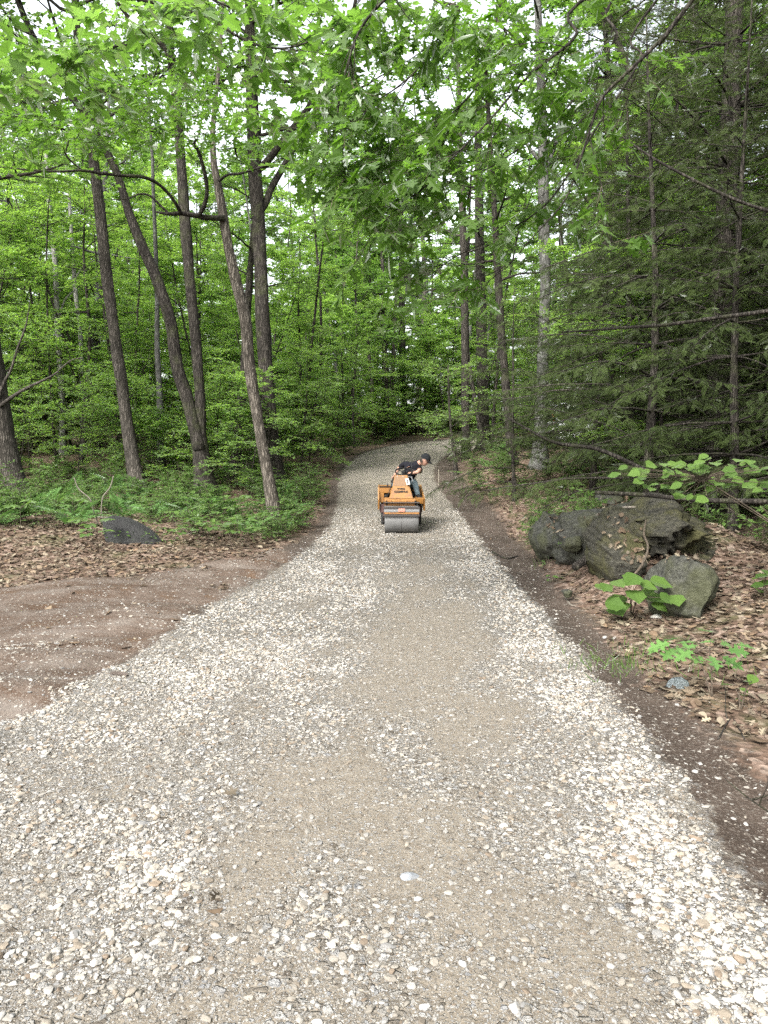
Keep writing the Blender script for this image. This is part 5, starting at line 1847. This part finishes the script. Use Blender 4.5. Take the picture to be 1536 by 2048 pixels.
paint = mat_plain("yellow_paint", (0.165, 0.072, 0.010), 0.6, 0, 0.3, 9, rust=0.65, bump=0.1)
paint_dull = mat_plain("faded_paint", (0.190, 0.088, 0.022), 0.7, 0, 0.35, 14, rust=0.7, bump=0.1)
panel_m = mat_plain("ochre_panel", (0.105, 0.050, 0.012), 0.55, 0, 0.3, 12, rust=0.4)
steel = mat_plain("drum_steel", (0.125, 0.125, 0.123), 0.7, 0.1, 0.3, 9, rust=0.05, bump=0.1)
steel_pale = mat_plain("frame_steel", (0.12, 0.12, 0.12), 0.65, 0.1, 0.15, 20)
dark = mat_plain("dark_iron", (0.028, 0.024, 0.022), 0.65, 0, 0.3, 14)
maroon = mat_plain("shaded_iron", (0.055, 0.026, 0.022), 0.6, 0, 0.35, 10)  # dark maroon carries the shading under the side panels in its colour
rubber = mat_plain("tyre_rubber", (0.025, 0.025, 0.025), 0.85, 0, 0.3, 25, bump=0.2)
pink = mat_plain("faded_reflector", (0.32, 0.14, 0.105), 0.55, 0, 0.15, 20)
white_p = mat_plain("white_plate", (0.40, 0.40, 0.38), 0.6, 0, 0.1, 20)
black_p = mat_plain("black_paint", (0.010, 0.010, 0.010), 0.7, 0, 0.1, 20, spec=0.12)

RX, RY = 0.335, 14.5
ro = thing("road_roller", "weathered orange ride on road roller with steel drum facing the camera", "road roller", (RX, RY, H(RX, RY + 0.3)))
# drum
mb = MB()
lathe_x(mb, [(-0.315, 0.0), (-0.315, 0.10), (-0.285, 0.11), (-0.285, 0.245), (-0.322, 0.255), (-0.322, 0.284), (-0.314, 0.290), (-0.16, 0.290), (0.0, 0.290), (0.16, 0.290), (0.314, 0.290), (0.322, 0.284), (0.322, 0.255), (0.285, 0.245), (0.285, 0.11), (0.315, 0.10), (0.315, 0.0)], 56, 0, (0, 0.30, 0.288))
drum = mb.build("drum", steel, ro, smooth=False)
for f in drum.data.polygons:
    f.use_smooth = abs(f.normal.x) < 0.3
mb = MB()
an_ = np.linspace(0, 2 * math.pi, 57)
tube(mb, np.stack([0 * an_, 0.30 + 0.2895 * np.cos(an_), 0.288 + 0.2895 * np.sin(an_)], 1), 0.003, 5, cap=False)
mb.build("weld_seam", dark, drum)
# yoke and scrapers in front of / above the drum
bm = bmesh.new()
bm_box(bm, -0.335, 0.335, -0.03, 0.005, 0.335, 0.378, 0.004)
bm_box(bm, -0.345, 0.345, 0.0, 0.06, 0.474, 0.520, 0.006)
bm_box(bm, -0.345, 0.345, 0.07, 0.58, 0.582, 0.600, 0.006)
bm_obj("scraper", bm, dark, ro)
bm = bmesh.new()
bm_box(bm, -0.33, 0.33, -0.035, 0.005, 0.382, 0.414, 0.005)
bm_obj("cross_bar", bm, paint_dull, ro)
bm = bmesh.new()
bm_prism(bm, [(-0.03, 0.418), (-0.03, 0.452), (0.0, 0.470), (0.05, 0.470), (0.012, 0.418)], -0.335, 0.335, 0.004)
bm_obj("water_bar", bm, steel_pale, ro)
bm = bmesh.new()
bm_box(bm, -0.062, 0.062, -0.052, -0.033, 0.425, 0.488, 0.006)
bm_obj("reflector", bm, pink, ro)
for s in (-1, 1):
    bm = bmesh.new()
    bm_prism(bm, [(0.05, 0.34), (0.05, 0.47), (0.55, 0.50), (0.60, 0.34), (0.36, 0.22), (0.24, 0.22)], s * 0.332, s * 0.350, 0.004)
    bm_obj("drum_arm", bm, maroon, ro)
# front hood lip and flaring fender plates
bm = bmesh.new()
bm_prism(bm, [(0.13, 0.525), (0.11, 0.63), (0.20, 0.655), (0.62, 0.66), (0.62, 0.525)], -0.33, 0.275, 0.01)
for x in (-0.2, -0.06, 0.09):                                          # welded ribs on the lip
    bm_box(bm, x - 0.006, x + 0.006, 0.100, 0.13, 0.55, 0.632)
bm_obj("front_hood", bm, paint_dull, ro)
bm = bmesh.new()
bm_prism(bm, [(0.105, 0.545), (0.095, 0.625), (0.13, 0.63), (0.13, 0.545)], -0.295, -0.275, 0.0)  # black blocks mark the notches at both ends of the lip
bm_prism(bm, [(0.105, 0.545), (0.095, 0.625), (0.13, 0.63), (0.13, 0.545)], 0.245, 0.270, 0.0)
bm_obj("hood_notch", bm, black_p, ro)
bm = bmesh.new()
a = [(-0.425, 0.62, 0.38), (-0.425, 0.60, 0.90), (-0.365, 0.58, 0.54), (-0.395, 0.60, 0.40)]
bm_prism(bm, [(0.55, 0.42), (0.50, 0.62), (0.62, 0.86), (1.75, 0.86), (1.80, 0.42), (1.35, 0.50), (0.95, 0.50)], -0.455, -0.425, 0.006)
bm_obj("side_panel", bm, paint, ro)
bm = bmesh.new()
bm_prism(bm, [(0.28, 0.42), (0.22, 0.66), (0.50, 0.69), (1.75, 0.86), (1.80, 0.42), (1.35, 0.50), (0.75, 0.50)], 0.425, 0.455, 0.006)
bm_prism(bm, [(0.22, 0.56), (0.20, 0.655), (0.62, 0.67), (0.62, 0.56)], 0.277, 0.424, 0.006)
bm_obj("side_panel", bm, paint, ro)
# engine box at the rear left with its dark opening
bm = bmesh.new()
bm_box(bm, -0.424, -0.10, 0.60, 1.30, 0.745, 0.875, 0.01)
bm_box(bm, -0.424, -0.335, 0.60, 1.30, 0.56, 0.742, 0.006)
bm_box(bm, -0.424, 0.424, 1.31, 1.80, 0.56, 0.84, 0.012)
bm_box(bm, 0.24, 0.424, 0.72, 1.30, 0.56, 0.62, 0.008)
bm_obj("engine_box", bm, paint, ro)
bm = bmesh.new()
bm_box(bm, -0.334, -0.10, 0.70, 1.30, 0.56, 0.742)  # black block paints in the opening's dark inside
bm_box(bm, -0.43, -0.10, 0.585, 0.60, 0.862, 0.882, 0.003)
bm_obj("dark_opening", bm, black_p, ro)
bm = bmesh.new()
bm_box(bm, -0.38, 0.38, 0.64, 1.78, 0.34, 0.54, 0.01)
bm_box(bm, -0.42, 0.42, 0.60, 0.70, 0.36, 0.52, 0.01)
bm_obj("chassis", bm, maroon, ro)
# steering tower
bm = bmesh.new()
lo = [(-0.235, 0.22), (0.225, 0.22), (0.225, 0.66), (-0.235, 0.66)]
mid = [(-0.165, 0.36), (0.160, 0.36), (0.160, 0.67), (-0.165, 0.67)]
hi = [(-0.13, 0.455), (0.125, 0.455), (0.125, 0.68), (-0.13, 0.68)]
rings = [[bm.verts.new((x, y, z)) for x, y in r] for r, z in ((lo, 0.655), (mid, 0.885), (hi, 1.10))]
for r0, r1 in zip(rings, rings[1:]):
    for i in range(4):
        bm.faces.new([r0[i], r0[(i + 1) % 4], r1[(i + 1) % 4], r1[i]])
bm.faces.new(rings[2])
bm.faces.new(rings[0][::-1])
bmesh.ops.bevel(bm, geom=[e for e in bm.edges], offset=0.012, segments=2, affect='EDGES')
bm_obj("steering_tower", bm, paint, ro)
# darker glossy upper plate with two bolts
n0 = np.array([0, -0.215, 0.095])
mb = MB()
pl = np.array([(-0.150, 0.365 - .006, 0.895), (0.085, 0.365 - .006, 0.895), (0.075, 0.452 - .006, 1.085), (-0.118, 0.452 - .006, 1.085)])
mb.add(np.vstack([pl, pl + [0, 0.012, 0]]), [np.array([(0, 1, 2, 3), (7, 6, 5, 4), (1, 0, 4, 5), (2, 1, 5, 6), (3, 2, 6, 7), (0, 3, 7, 4)])])
pnl = mb.build("instrument_panel", panel_m, ro, smooth=False)
for x in (-0.075, 0.035):
    mb = MB()
    V, F = ico(2)
    mb.add(V * 0.009 + np.array([x, 0.438, 1.075]), F)
    mb.build("bolt", white_p, pnl)
# maker's plate on the right slope
mb = MB()
q = np.array([(0.118, 0.325, 0.915), (0.182, 0.325, 0.930), (0.147, 0.385, 1.045), (0.085, 0.385, 1.030)]) + np.array([-0.012, 0, 0])
mb.add(np.vstack([q, q + [0, 0.008, 0.004]]), [np.array([(0, 1, 2, 3), (7, 6, 5, 4), (1, 0, 4, 5), (2, 1, 5, 6), (3, 2, 6, 7), (0, 3, 7, 4)])])
dp = mb.build("data_plate", white_p, ro, smooth=False)
qc = q.mean(0)
mb = MB()
q2 = qc + (q - qc) * np.array([0.42, 0.75, 0.72]) + [0, -0.003, -0.001]
mb.add(q2, np.array([(0, 1, 2, 3)]))
mb.build("plate_slot", dark, dp, smooth=False)


def text_part(name, body, size, loc, parent, mat, width=None):
    cu = bpy.data.curves.new(name, 'FONT')
    cu.body = body
    cu.size = size
    cu.align_x = 'CENTER'
    cu.extrude = 0.0015
    cu.offset = size * 0.05
    tmp = bpy.data.objects.new(name + "_tmp", cu)
    COL.objects.link(tmp)
    dg = bpy.context.evaluated_depsgraph_get()
    dg.update()
    me = bpy.data.meshes.new_from_object(tmp.evaluated_get(dg))
    bpy.data.objects.remove(tmp)
    bpy.data.curves.remove(cu)
    me.name = name
    if width:
        xs = [v.co.x for v in me.vertices]
        k = width / (max(xs) - min(xs))
        for v in me.vertices:
            v.co.x *= k
    me.materials.clear()
    me.materials.append(mat)
    o = bpy.data.objects.new(name, me)
    COL.objects.link(o)
    o.parent = parent
    o.location = loc
    slope = math.atan2(0.885 - 0.655, 0.36 - 0.22)
    o.rotation_euler = (slope, 0, 0)
    return o


def on_front(z, out=0.008):
    t = (z - 0.655) / (0.885 - 0.655)
    return (0.22 + 0.14 * t) - out


text_part("lettering", "TYPO", 0.052, (-0.005, on_front(0.825), 0.825), ro, black_p, 0.150)
text_part("lettering", "COMPAC", 0.056, (-0.005, on_front(0.772), 0.772), ro, black_p, 0.265)
# steering wheel
mb = MB()
wc = np.array([0.055, 0.70, 1.165])
tl = 0.42
e1, e2 = np.array([1, 0, 0]), np.array([0, math.cos(tl), math.sin(tl)])
a = np.linspace(0, 2 * math.pi, 41)
ringp = wc + np.outer(np.cos(a), e1) * 0.165 + np.outer(np.sin(a), e2) * 0.165
tube(mb, ringp, 0.014, 8, cap=False)
for k in (0.3, 2.4, 4.5):
    tube(mb, np.array([wc - [0, 0.0, 0.02], wc + (math.cos(k) * e1 + math.sin(k) * e2) * 0.16]), 0.010, 6)
hub = wc - np.cross(e1, e2) * 0.02
tube(mb, np.array([hub - np.cross(e1, e2) * 0.03, hub + np.cross(e1, e2) * 0.03]), 0.042, 12)
sw = mb.build("steering_wheel", black_p, ro)
mb = MB()
tube(mb, np.array([(0.02, 0.60, 1.06), wc - [0, 0, 0.03]]), 0.024, 10)
mb.build("steering_column", dark, ro)
# levers and filler on the engine box
for (x, y, h, lean, kn) in ((-0.165, 0.86, 0.16, 0.015, 0.018), (-0.19, 0.80, 0.10, 0.0, 0.012), (-0.125, 0.95, 0.185, 0.0, 0.02)):
    mb = MB()
    tube(mb, np.array([(x, y, 0.87), (x + lean * 0.3, y, 0.87 + h * 0.5), (x + lean, y, 0.87 + h)]), 0.006, 6)
    lv = mb.build("lever", dark, ro)
    mb = MB()
    V, F = ico(2)
    mb.add(V * np.array([kn, kn, kn * 1.5]) + np.array([x + lean, y, 0.87 + h]), F)
    mb.build("knob", black_p, lv)
mb = MB()
tube(mb, np.array([(-0.265, 0.80, 0.872), (-0.265, 0.80, 0.90), (-0.262, 0.80, 0.935), (-0.260, 0.80, 0.955)]), [0.018, 0.013, 0.008, 0.004], 8)
mb.build("filler_cap", dark, ro)
mb = MB()
tube(mb, catmull(np.array([(-0.16, 0.50, 1.06), (-0.185, 0.47, 0.93), (-0.225, 0.42, 0.80), (-0.27, 0.36, 0.70)]), 14), 0.008, 6)
mb.build("hose", black_p, ro)
mb = MB()
tube(mb, catmull(np.array([(0.14, 0.66, 1.06), (0.19, 0.62, 1.065), (0.215, 0.58, 1.03), (0.225, 0.56, 0.965)]), 14), 0.011, 8)
mb.build("grab_rail", steel_pale, ro)
# seat
bm = bmesh.new()
bm_box(bm, -0.14, 0.30, 1.08, 1.46, 0.64, 0.74, 0.03)
bm_box(bm, -0.13, 0.29, 1.45, 1.53, 0.72, 0.98, 0.03)
bm_obj("seat", bm, black_p, ro)
# rear tyres
for x0, x1 in ((-0.40, -0.25), (0.26, 0.44)):
    mb = MB()
    lathe_x(mb, [(x0, 0.14), (x0, 0.25), (x0 + 0.02, 0.285), (x0 + 0.045, 0.298), (x1 - 0.045, 0.298), (x1 - 0.02, 0.285), (x1, 0.25), (x1, 0.14)], 40, 0, (0, 1.60, 0.30))
    for k in range(20):                                                # tread lugs
        an = k / 20 * 2 * math.pi
        cy_, cz_ = 1.60 + math.cos(an) * 0.30, 0.30 + math.sin(an) * 0.30
        tube(mb, np.array([(x0 + 0.02, cy_, cz_), ((x0 + x1) / 2, 1.60 + math.cos(an + 0.1) * 0.30, 0.30 + math.sin(an + 0.1) * 0.30), (x1 - 0.02, cy_, cz_)]), 0.008, 4)
    wh = mb.build("wheel", rubber, ro)
    mb = MB()
    lathe_x(mb, [(x0 + 0.02, 0.0), (x0 + 0.02, 0.06), (x0 + 0.04, 0.08), (x0 + 0.02, 0.145), (x1 - 0.02, 0.145), (x1 - 0.04, 0.08), (x1 - 0.02, 0.06), (x1 - 0.02, 0.0)], 28, 0, (0, 1.60, 0.30))
    mb.build("rim", paint, wh)

# ------------------------------------------------------------------ driver
skin_m = mat_plain("skin", (0.25, 0.14, 0.10), 0.65, 0, 0.08, 14)
shirt_m = mat_plain("black_cloth", (0.010, 0.010, 0.013), 0.9, 0, 0.4, 9, bump=0.15, spec=0.08)
denim = mat_plain("denim", (0.042, 0.060, 0.068), 0.9, 0, 0.35, 22, bump=0.15)
hair_m = mat_plain("dark_hair", (0.02, 0.014, 0.01), 0.6, 0, 0.3, 40)
cap_m = mat_plain("cap_cloth", (0.010, 0.011, 0.012), 0.9, 0, 0.3, 30, spec=0.08)


def skinned(name, verts, edges, radii, mat, parent, root=0, sub=2, extra=None):
    me = bpy.data.meshes.new(name)
    me.from_pydata([tuple(v) for v in verts], edges, [])
    o = bpy.data.objects.new(name + "_src", me)
    COL.objects.link(o)
    mod = o.modifiers.new("skin", 'SKIN')
    mod.use_smooth_shade = True
    mod.branch_smoothing = 0.6
    sd = me.skin_vertices[0].data
    for i, r in enumerate(radii):
        sd[i].radius = (r, r) if np.ndim(r) == 0 else r
        sd[i].use_root = (i == root)
    ss = o.modifiers.new("sub", 'SUBSURF')
    ss.levels = ss.render_levels = sub
    dg = bpy.context.evaluated_depsgraph_get()
    dg.update()
    m2 = bpy.data.meshes.new_from_object(o.evaluated_get(dg))
    bpy.data.objects.remove(o)
    m2.name = name
    if extra is not None:
        bm = bmesh.new()
        bm.from_mesh(m2)
        extra(bm)
        bm.to_mesh(m2)
        bm.free()
    m2.materials.clear()
    m2.materials.append(mat)
    m2.polygons.foreach_set("use_smooth", [True] * len(m2.polygons))
    ob = bpy.data.objects.new(name, m2)
    COL.objects.link(ob)
    ob.parent = parent
    return ob


J = dict(pelvis=(0.10, 1.22, 0.83), waist=(0.13, 1.17, 0.97), chest=(0.20, 1.06, 1.14), neckb=(0.335, 0.93, 1.30), neck=(0.385, 0.90, 1.335), head=(0.43, 0.875, 1.37),
         trap=(0.215, 1.0, 1.345), shR=(0.11, 1.06, 1.325), elR=(-0.035, 1.24, 1.215), wrR=(-0.115, 1.03, 1.09), haR=(-0.130, 0.97, 1.055),
         shL=(0.385, 0.90, 1.205), elL=(0.345, 0.64, 1.165), wrL=(0.215, 0.715, 1.125), haL=(0.175, 0.735, 1.135),
         hipR=(0.02, 1.20, 0.81), knR=(-0.08, 0.82, 0.93), anR=(-0.29, 0.74, 0.70), toR=(-0.30, 0.60, 0.665),
         hipL=(0.19, 1.19, 0.81), knL=(0.265, 0.83, 0.965), anL=(0.345, 0.66, 0.665), toL=(0.365, 0.52, 0.645))
J = {k: np.array(v) for k, v in J.items()}
FACE = nrm(np.array([0.78, -0.45, -0.42]))
HUP = nrm(np.array([0.42, -0.15, 0.90]) - FACE * np.dot(FACE, np.array([0.42, -0.15, 0.90])))
HSD = np.cross(HUP, FACE)
HC = np.array([0.478, 0.845, 1.392])


def head_geo(bm):
    V, F = ico(4)
    f, u, s = V[:, 0].copy(), V[:, 2].copy(), V[:, 1].copy()
    f2 = f * 0.098 + 0.016 * np.exp(-((u + 0.25) ** 2 / 0.02 + s ** 2 / 0.02)) * (f > 0)          # nose
    f2 = f2 + 0.006 * np.exp(-((u + 0.85) ** 2 / 0.03 + s ** 2 / 0.08)) * (f > 0)                # chin
    f2 = f2 - 0.010 * (np.exp(-((u - 0.02) ** 2 / 0.015 + (s - 0.38) ** 2 / 0.03)) + np.exp(-((u - 0.02) ** 2 / 0.015 + (s + 0.38) ** 2 / 0.03))) * (f > 0)
    f2 = f2 + 0.004 * np.exp(-((u + 0.55) ** 2 / 0.006 + s ** 2 / 0.05)) * (f > 0)               # lips
    s2 = s * np.where(u < 0, 0.078 * (1 + 0.28 * u), 0.078)
    s2 = s2 + np.sign(s) * 0.014 * np.exp(-((u + 0.1) ** 2 / 0.03 + (f + 0.05) ** 2 / 0.012)) * (np.abs(s) > 0.6)   # ears
    u2 = u * 0.118
    W = HC + np.outer(f2, FACE) + np.outer(s2, HSD) + np.outer(u2, HUP)
    vs = [bm.verts.new(w) for w in W]
    for a, b_, c in F:
        bm.faces.new((vs[a], vs[b_], vs[c]))


names = list(J)
verts = [J[k] for k in names]
ix = {k: i for i, k in enumerate(names)}
ed = [('pelvis', 'waist'), ('waist', 'chest'), ('chest', 'neckb'), ('neckb', 'neck'), ('neck', 'head'), ('chest', 'trap'), ('chest', 'shR'), ('shR', 'elR'), ('elR', 'wrR'), ('wrR', 'haR'), ('chest', 'shL'), ('shL', 'elL'), ('elL', 'wrL'), ('wrL', 'haL'),
      ('pelvis', 'hipR'), ('hipR', 'knR'), ('knR', 'anR'), ('anR', 'toR'), ('pelvis', 'hipL'), ('hipL', 'knL'), ('knL', 'anL'), ('anL', 'toL')]
rad = dict(pelvis=.125, waist=.125, chest=(.150, .125), neckb=.075, neck=.052, head=.055, trap=.068, shR=.058, elR=.040, wrR=.027, haR=.030, shL=.058, elL=.040, wrL=.027, haL=.030,
           hipR=.085, knR=.06, anR=.042, toR=.035, hipL=.085, knL=.06, anL=.042, toL=.035)
edges = [(ix[a], ix[b_]) for a, b_ in ed]
radii = [rad[k] for k in names]
# fingers: five bent chains on each hand
for hand, out, curl, grip in (('haR', nrm(J['haR'] - J['wrR']), nrm(np.array([0.2, -0.2, -1.0])), nrm(np.array([1, 0.3, 0]))), ('haL', nrm(J['haL'] - J['wrL']), nrm(np.array([-0.1, 0.5, -1.0])), nrm(np.array([0.3, 0.9, 0.2])))):
    side = nrm(np.cross(out, curl))
    for k in range(5):
        off = (k - 2) * 0.016 if k < 4 else -0.03
        ln = (0.030, 0.034, 0.032, 0.026, 0.026)[k]
        st = J[hand] + side * off + out * (0.012 if k < 4 else -0.012)
        i0_ = len(verts)
        dr1 = nrm(out + curl * 0.4) if k < 4 else nrm(out * 0.5 - side * 0.8)
        verts += [st, st + dr1 * ln, st + dr1 * ln + nrm(out * 0.2 + curl) * ln * 0.9]
        radii += [.010, .009, .0075]
        edges += [(ix[hand], i0_), (i0_, i0_ + 1), (i0_ + 1, i0_ + 2)]
man = thing("person", "person in a black t-shirt and dark cap leaning over to look down beside the roller", "person", ro.location)
body = skinned("body", verts, edges, radii, skin_m, man, extra=head_geo)
n_body = len(body.data.vertices) - len(ico(4)[0])
# clothes
def garment(name, bones, offs, mat):
    """the body's own faces over the given bones, pushed outwards"""
    me0 = body.data
    nv_ = len(me0.vertices)
    co = np.empty(nv_ * 3)
    me0.vertices.foreach_get("co", co)
    co = co.reshape(-1, 3)
    no = np.array([v.normal[:] for v in me0.vertices])
    best, own, par = np.full(nv_, 1e9), np.zeros(nv_, int), np.zeros(nv_)
    for i, (a_, c_) in enumerate(ed):
        A, B = J[a_], J[c_]
        t_ = np.clip(((co - A) @ (B - A)) / ((B - A) @ (B - A)), 0, 1)
        dd_ = np.linalg.norm(co - A - t_[:, None] * (B - A), axis=1) / (np.max(rad[a_]) * (1 - t_) + np.max(rad[c_]) * t_)
        k_ = dd_ < best
        best[k_], own[k_], par[k_] = dd_[k_], i, t_[k_]
    sel = np.zeros(nv_, bool)
    for (a_, c_, lo_, hi_) in bones:
        i = ed.index((a_, c_))
        sel |= (own == i) & (par >= lo_) & (par <= hi_)
    sel &= (np.arange(nv_) < n_body)
    fs_ = [list(p_.vertices) for p_ in me0.polygons if all(sel[v] for v in p_.vertices)]
    used_ = sorted({v for f_ in fs_ for v in f_})
    mp_ = {v: i for i, v in enumerate(used_)}
    wr = (noise3(co[used_], 14.0, 3) - 0.5)[:, None] * 0.02
    W = co[used_] + no[used_] * (offs + wr)
    me_ = bpy.data.meshes.new(name)
    me_.from_pydata([tuple(w) for w in W], [], [[mp_[v] for v in f_] for f_ in fs_])
    me_.materials.append(mat)
    me_.polygons.foreach_set("use_smooth", [True] * len(me_.polygons))
    ob = bpy.data.objects.new(name, me_)
    COL.objects.link(ob)
    ob.parent = man
    md = ob.modifiers.new("thickness", 'SOLIDIFY')
    md.thickness = 0.004
    md.offset = -1
    return ob


garment("t_shirt", [('pelvis', 'waist', 0.15, 1), ('waist', 'chest', 0, 1), ('chest', 'neckb', 0, 1), ('chest', 'trap', 0, 1), ('chest', 'shR', 0, 1), ('chest', 'shL', 0, 1), ('shR', 'elR', 0, 0.7), ('shL', 'elL', 0, 0.55), ('neckb', 'neck', 0, 0.95)], 0.014, shirt_m)
garment("jeans", [('pelvis', 'waist', 0, 0.5), ('pelvis', 'hipR', 0, 1), ('pelvis', 'hipL', 0, 1), ('hipR', 'knR', 0, 1), ('knR', 'anR', 0, 0.93), ('hipL', 'knL', 0, 1), ('knL', 'anL', 0, 0.93)], 0.010, denim)
garment("shoe", [('knR', 'anR', 0.93, 1), ('anR', 'toR', 0, 1)], 0.014, black_p)
garment("shoe", [('knL', 'anL', 0.93, 1), ('anL', 'toL', 0, 1)], 0.014, black_p)
# cap with peak, hair fringe
V, F = ico(4)
keep = V[:, 2] > 0.02
Fk = F[keep[F].all(1)]
used, inv = np.unique(Fk, return_inverse=True)
Vc = V[used]
Wc = HC + HUP * 0.012 + np.outer(Vc[:, 0] * 0.112, FACE) + np.outer(Vc[:, 1] * 0.093, HSD) + np.outer(Vc[:, 2] * 0.125, HUP)
mb = MB()
mb.add(Wc, inv.reshape(-1, 3))
cap = mb.build("cap", cap_m, man)
mb = MB()
aa = np.linspace(-1.15, 1.15, 15)
inner = [HC + HUP * 0.018 + FACE * math.cos(a) * 0.108 + HSD * math.sin(a) * 0.090 for a in aa]
outer = [HC + HUP * (0.008 - 0.012 * math.cos(a)) + FACE * (0.095 + 0.085 * math.cos(a)) + HSD * math.sin(a) * 0.088 for a in aa]
top_ = np.array(inner + outer)
bot_ = top_ - HUP * 0.006
k = len(aa)
f1 = np.array([(i, i + 1, k + i + 1, k + i) for i in range(k - 1)])
mb.add(np.vstack([top_, bot_]), [f1, (f1 + 2 * k)[:, ::-1], np.array([(k + i, k + i + 1, 3 * k + i + 1, 3 * k + i) for i in range(k - 1)])])
mb.build("peak", cap_m, cap)
V, F = ico(4)
keep = (V[:, 0] < 0.12) & (V[:, 2] > -0.62) & (V[:, 2] < 0.3) & ((V[:, 0] < -0.05) | (np.abs(V[:, 1]) > 0.3))
Fk = F[keep[F].all(1)]
used, inv = np.unique(Fk, return_inverse=True)
Vc = V[used]
mb = MB()
mb.add(HC + np.outer(Vc[:, 0] * 0.104, FACE) + np.outer(Vc[:, 1] * 0.084, HSD) + np.outer(Vc[:, 2] * 0.123, HUP), inv.reshape(-1, 3))
mb.build("hair", hair_m, man)
# strap across the chest
mb = MB()
fw = np.array([-0.02, -0.155, 0.03])
stp = catmull(np.array([J['neckb'] * 0.35 + J['shR'] * 0.65 + [0.02, -0.07, 0.05], J['chest'] + [0.03, -0.150, 0.06], J['chest'] + [0.12, -0.145, -0.02], J['waist'] + [0.16, -0.03, -0.02]]), 20)
tube(mb, stp, 0.006, 6)
mb.build("strap", mat_plain("grey_strap", (0.022, 0.022, 0.024), 0.9), man)

# ------------------------------------------------------------------ white van glimpsed between the trees, and a marker post
gx0, gy0 = P(1137, 830, 34)[0], 34.0
vz = H(gx0, gy0)
van = thing("parked_van", "white vehicle glimpsed through the trees right of the road", "van", (gx0, gy0, vz))
white_car = mat_plain("white_car_paint", (0.75, 0.75, 0.76), 0.3, 0, 0.03, 5)
glass = mat_plain("dark_glass", (0.02, 0.024, 0.03), 0.1, 0, 0.1, 5)
bm = bmesh.new()
bm_prism(bm, [(-2.2, 0.35), (-2.25, 1.0), (-1.55, 1.25), (-0.95, 2.0), (2.3, 2.05), (2.4, 0.9), (2.35, 0.35)], -0.9, 0.9, 0.07)
bm_obj("body", bm, white_car, van)
bm = bmesh.new()
bm_prism(bm, [(-1.50, 1.33), (-1.05, 1.92), (-1.07, 1.94), (-1.53, 1.35)], -0.72, 0.72, 0.0)
bm_obj("windscreen", bm, glass, van)
for s in (-1, 1):
    bm = bmesh.new()
    bm_prism(bm, [(-1.3, 1.25), (-0.9, 1.85), (0.0, 1.88), (0.0, 1.25)], s * 0.895, s * 0.908, 0.0)
    bm_obj("side_window", bm, glass, van)
    bm = bmesh.new()
    bm_box(bm, s * 0.68 - 0.12, s * 0.68 + 0.12, -2.27, -2.2, 0.78, 0.95, 0.02)
    bm_obj("headlight", bm, steel_pale, van)
    for y in (-1.4, 1.5):
        mb = MB()
        lathe_x(mb, [(s * 0.70, 0.0), (s * 0.70, 0.30), (s * 0.72, 0.33), (s * 0.88, 0.33), (s * 0.91, 0.30), (s * 0.91, 0.0)], 28, 0, (0, y, 0.33))
        mb.build("wheel", rubber, van)
gp = P(1107, 850, 30)
zz = H(gp[0], 30)
post = thing("marker_post", "slim orange and white marker post left of the white vehicle", "post", (gp[0], 30, zz))
zt = P(1107, 828, 30)[2] - zz
mb = MB()
tube(mb, np.array([(0, 0, -0.1), (0, 0, zt - 0.28)]), 0.05, 12)
mb.build("pole", white_p, post)
mb = MB()
tube(mb, np.array([(0, 0, zt - 0.28), (0, 0, zt)]), 0.053, 12)
mb.build("band", mat_plain("orange_band", (0.62, 0.17, 0.05), 0.5), post)
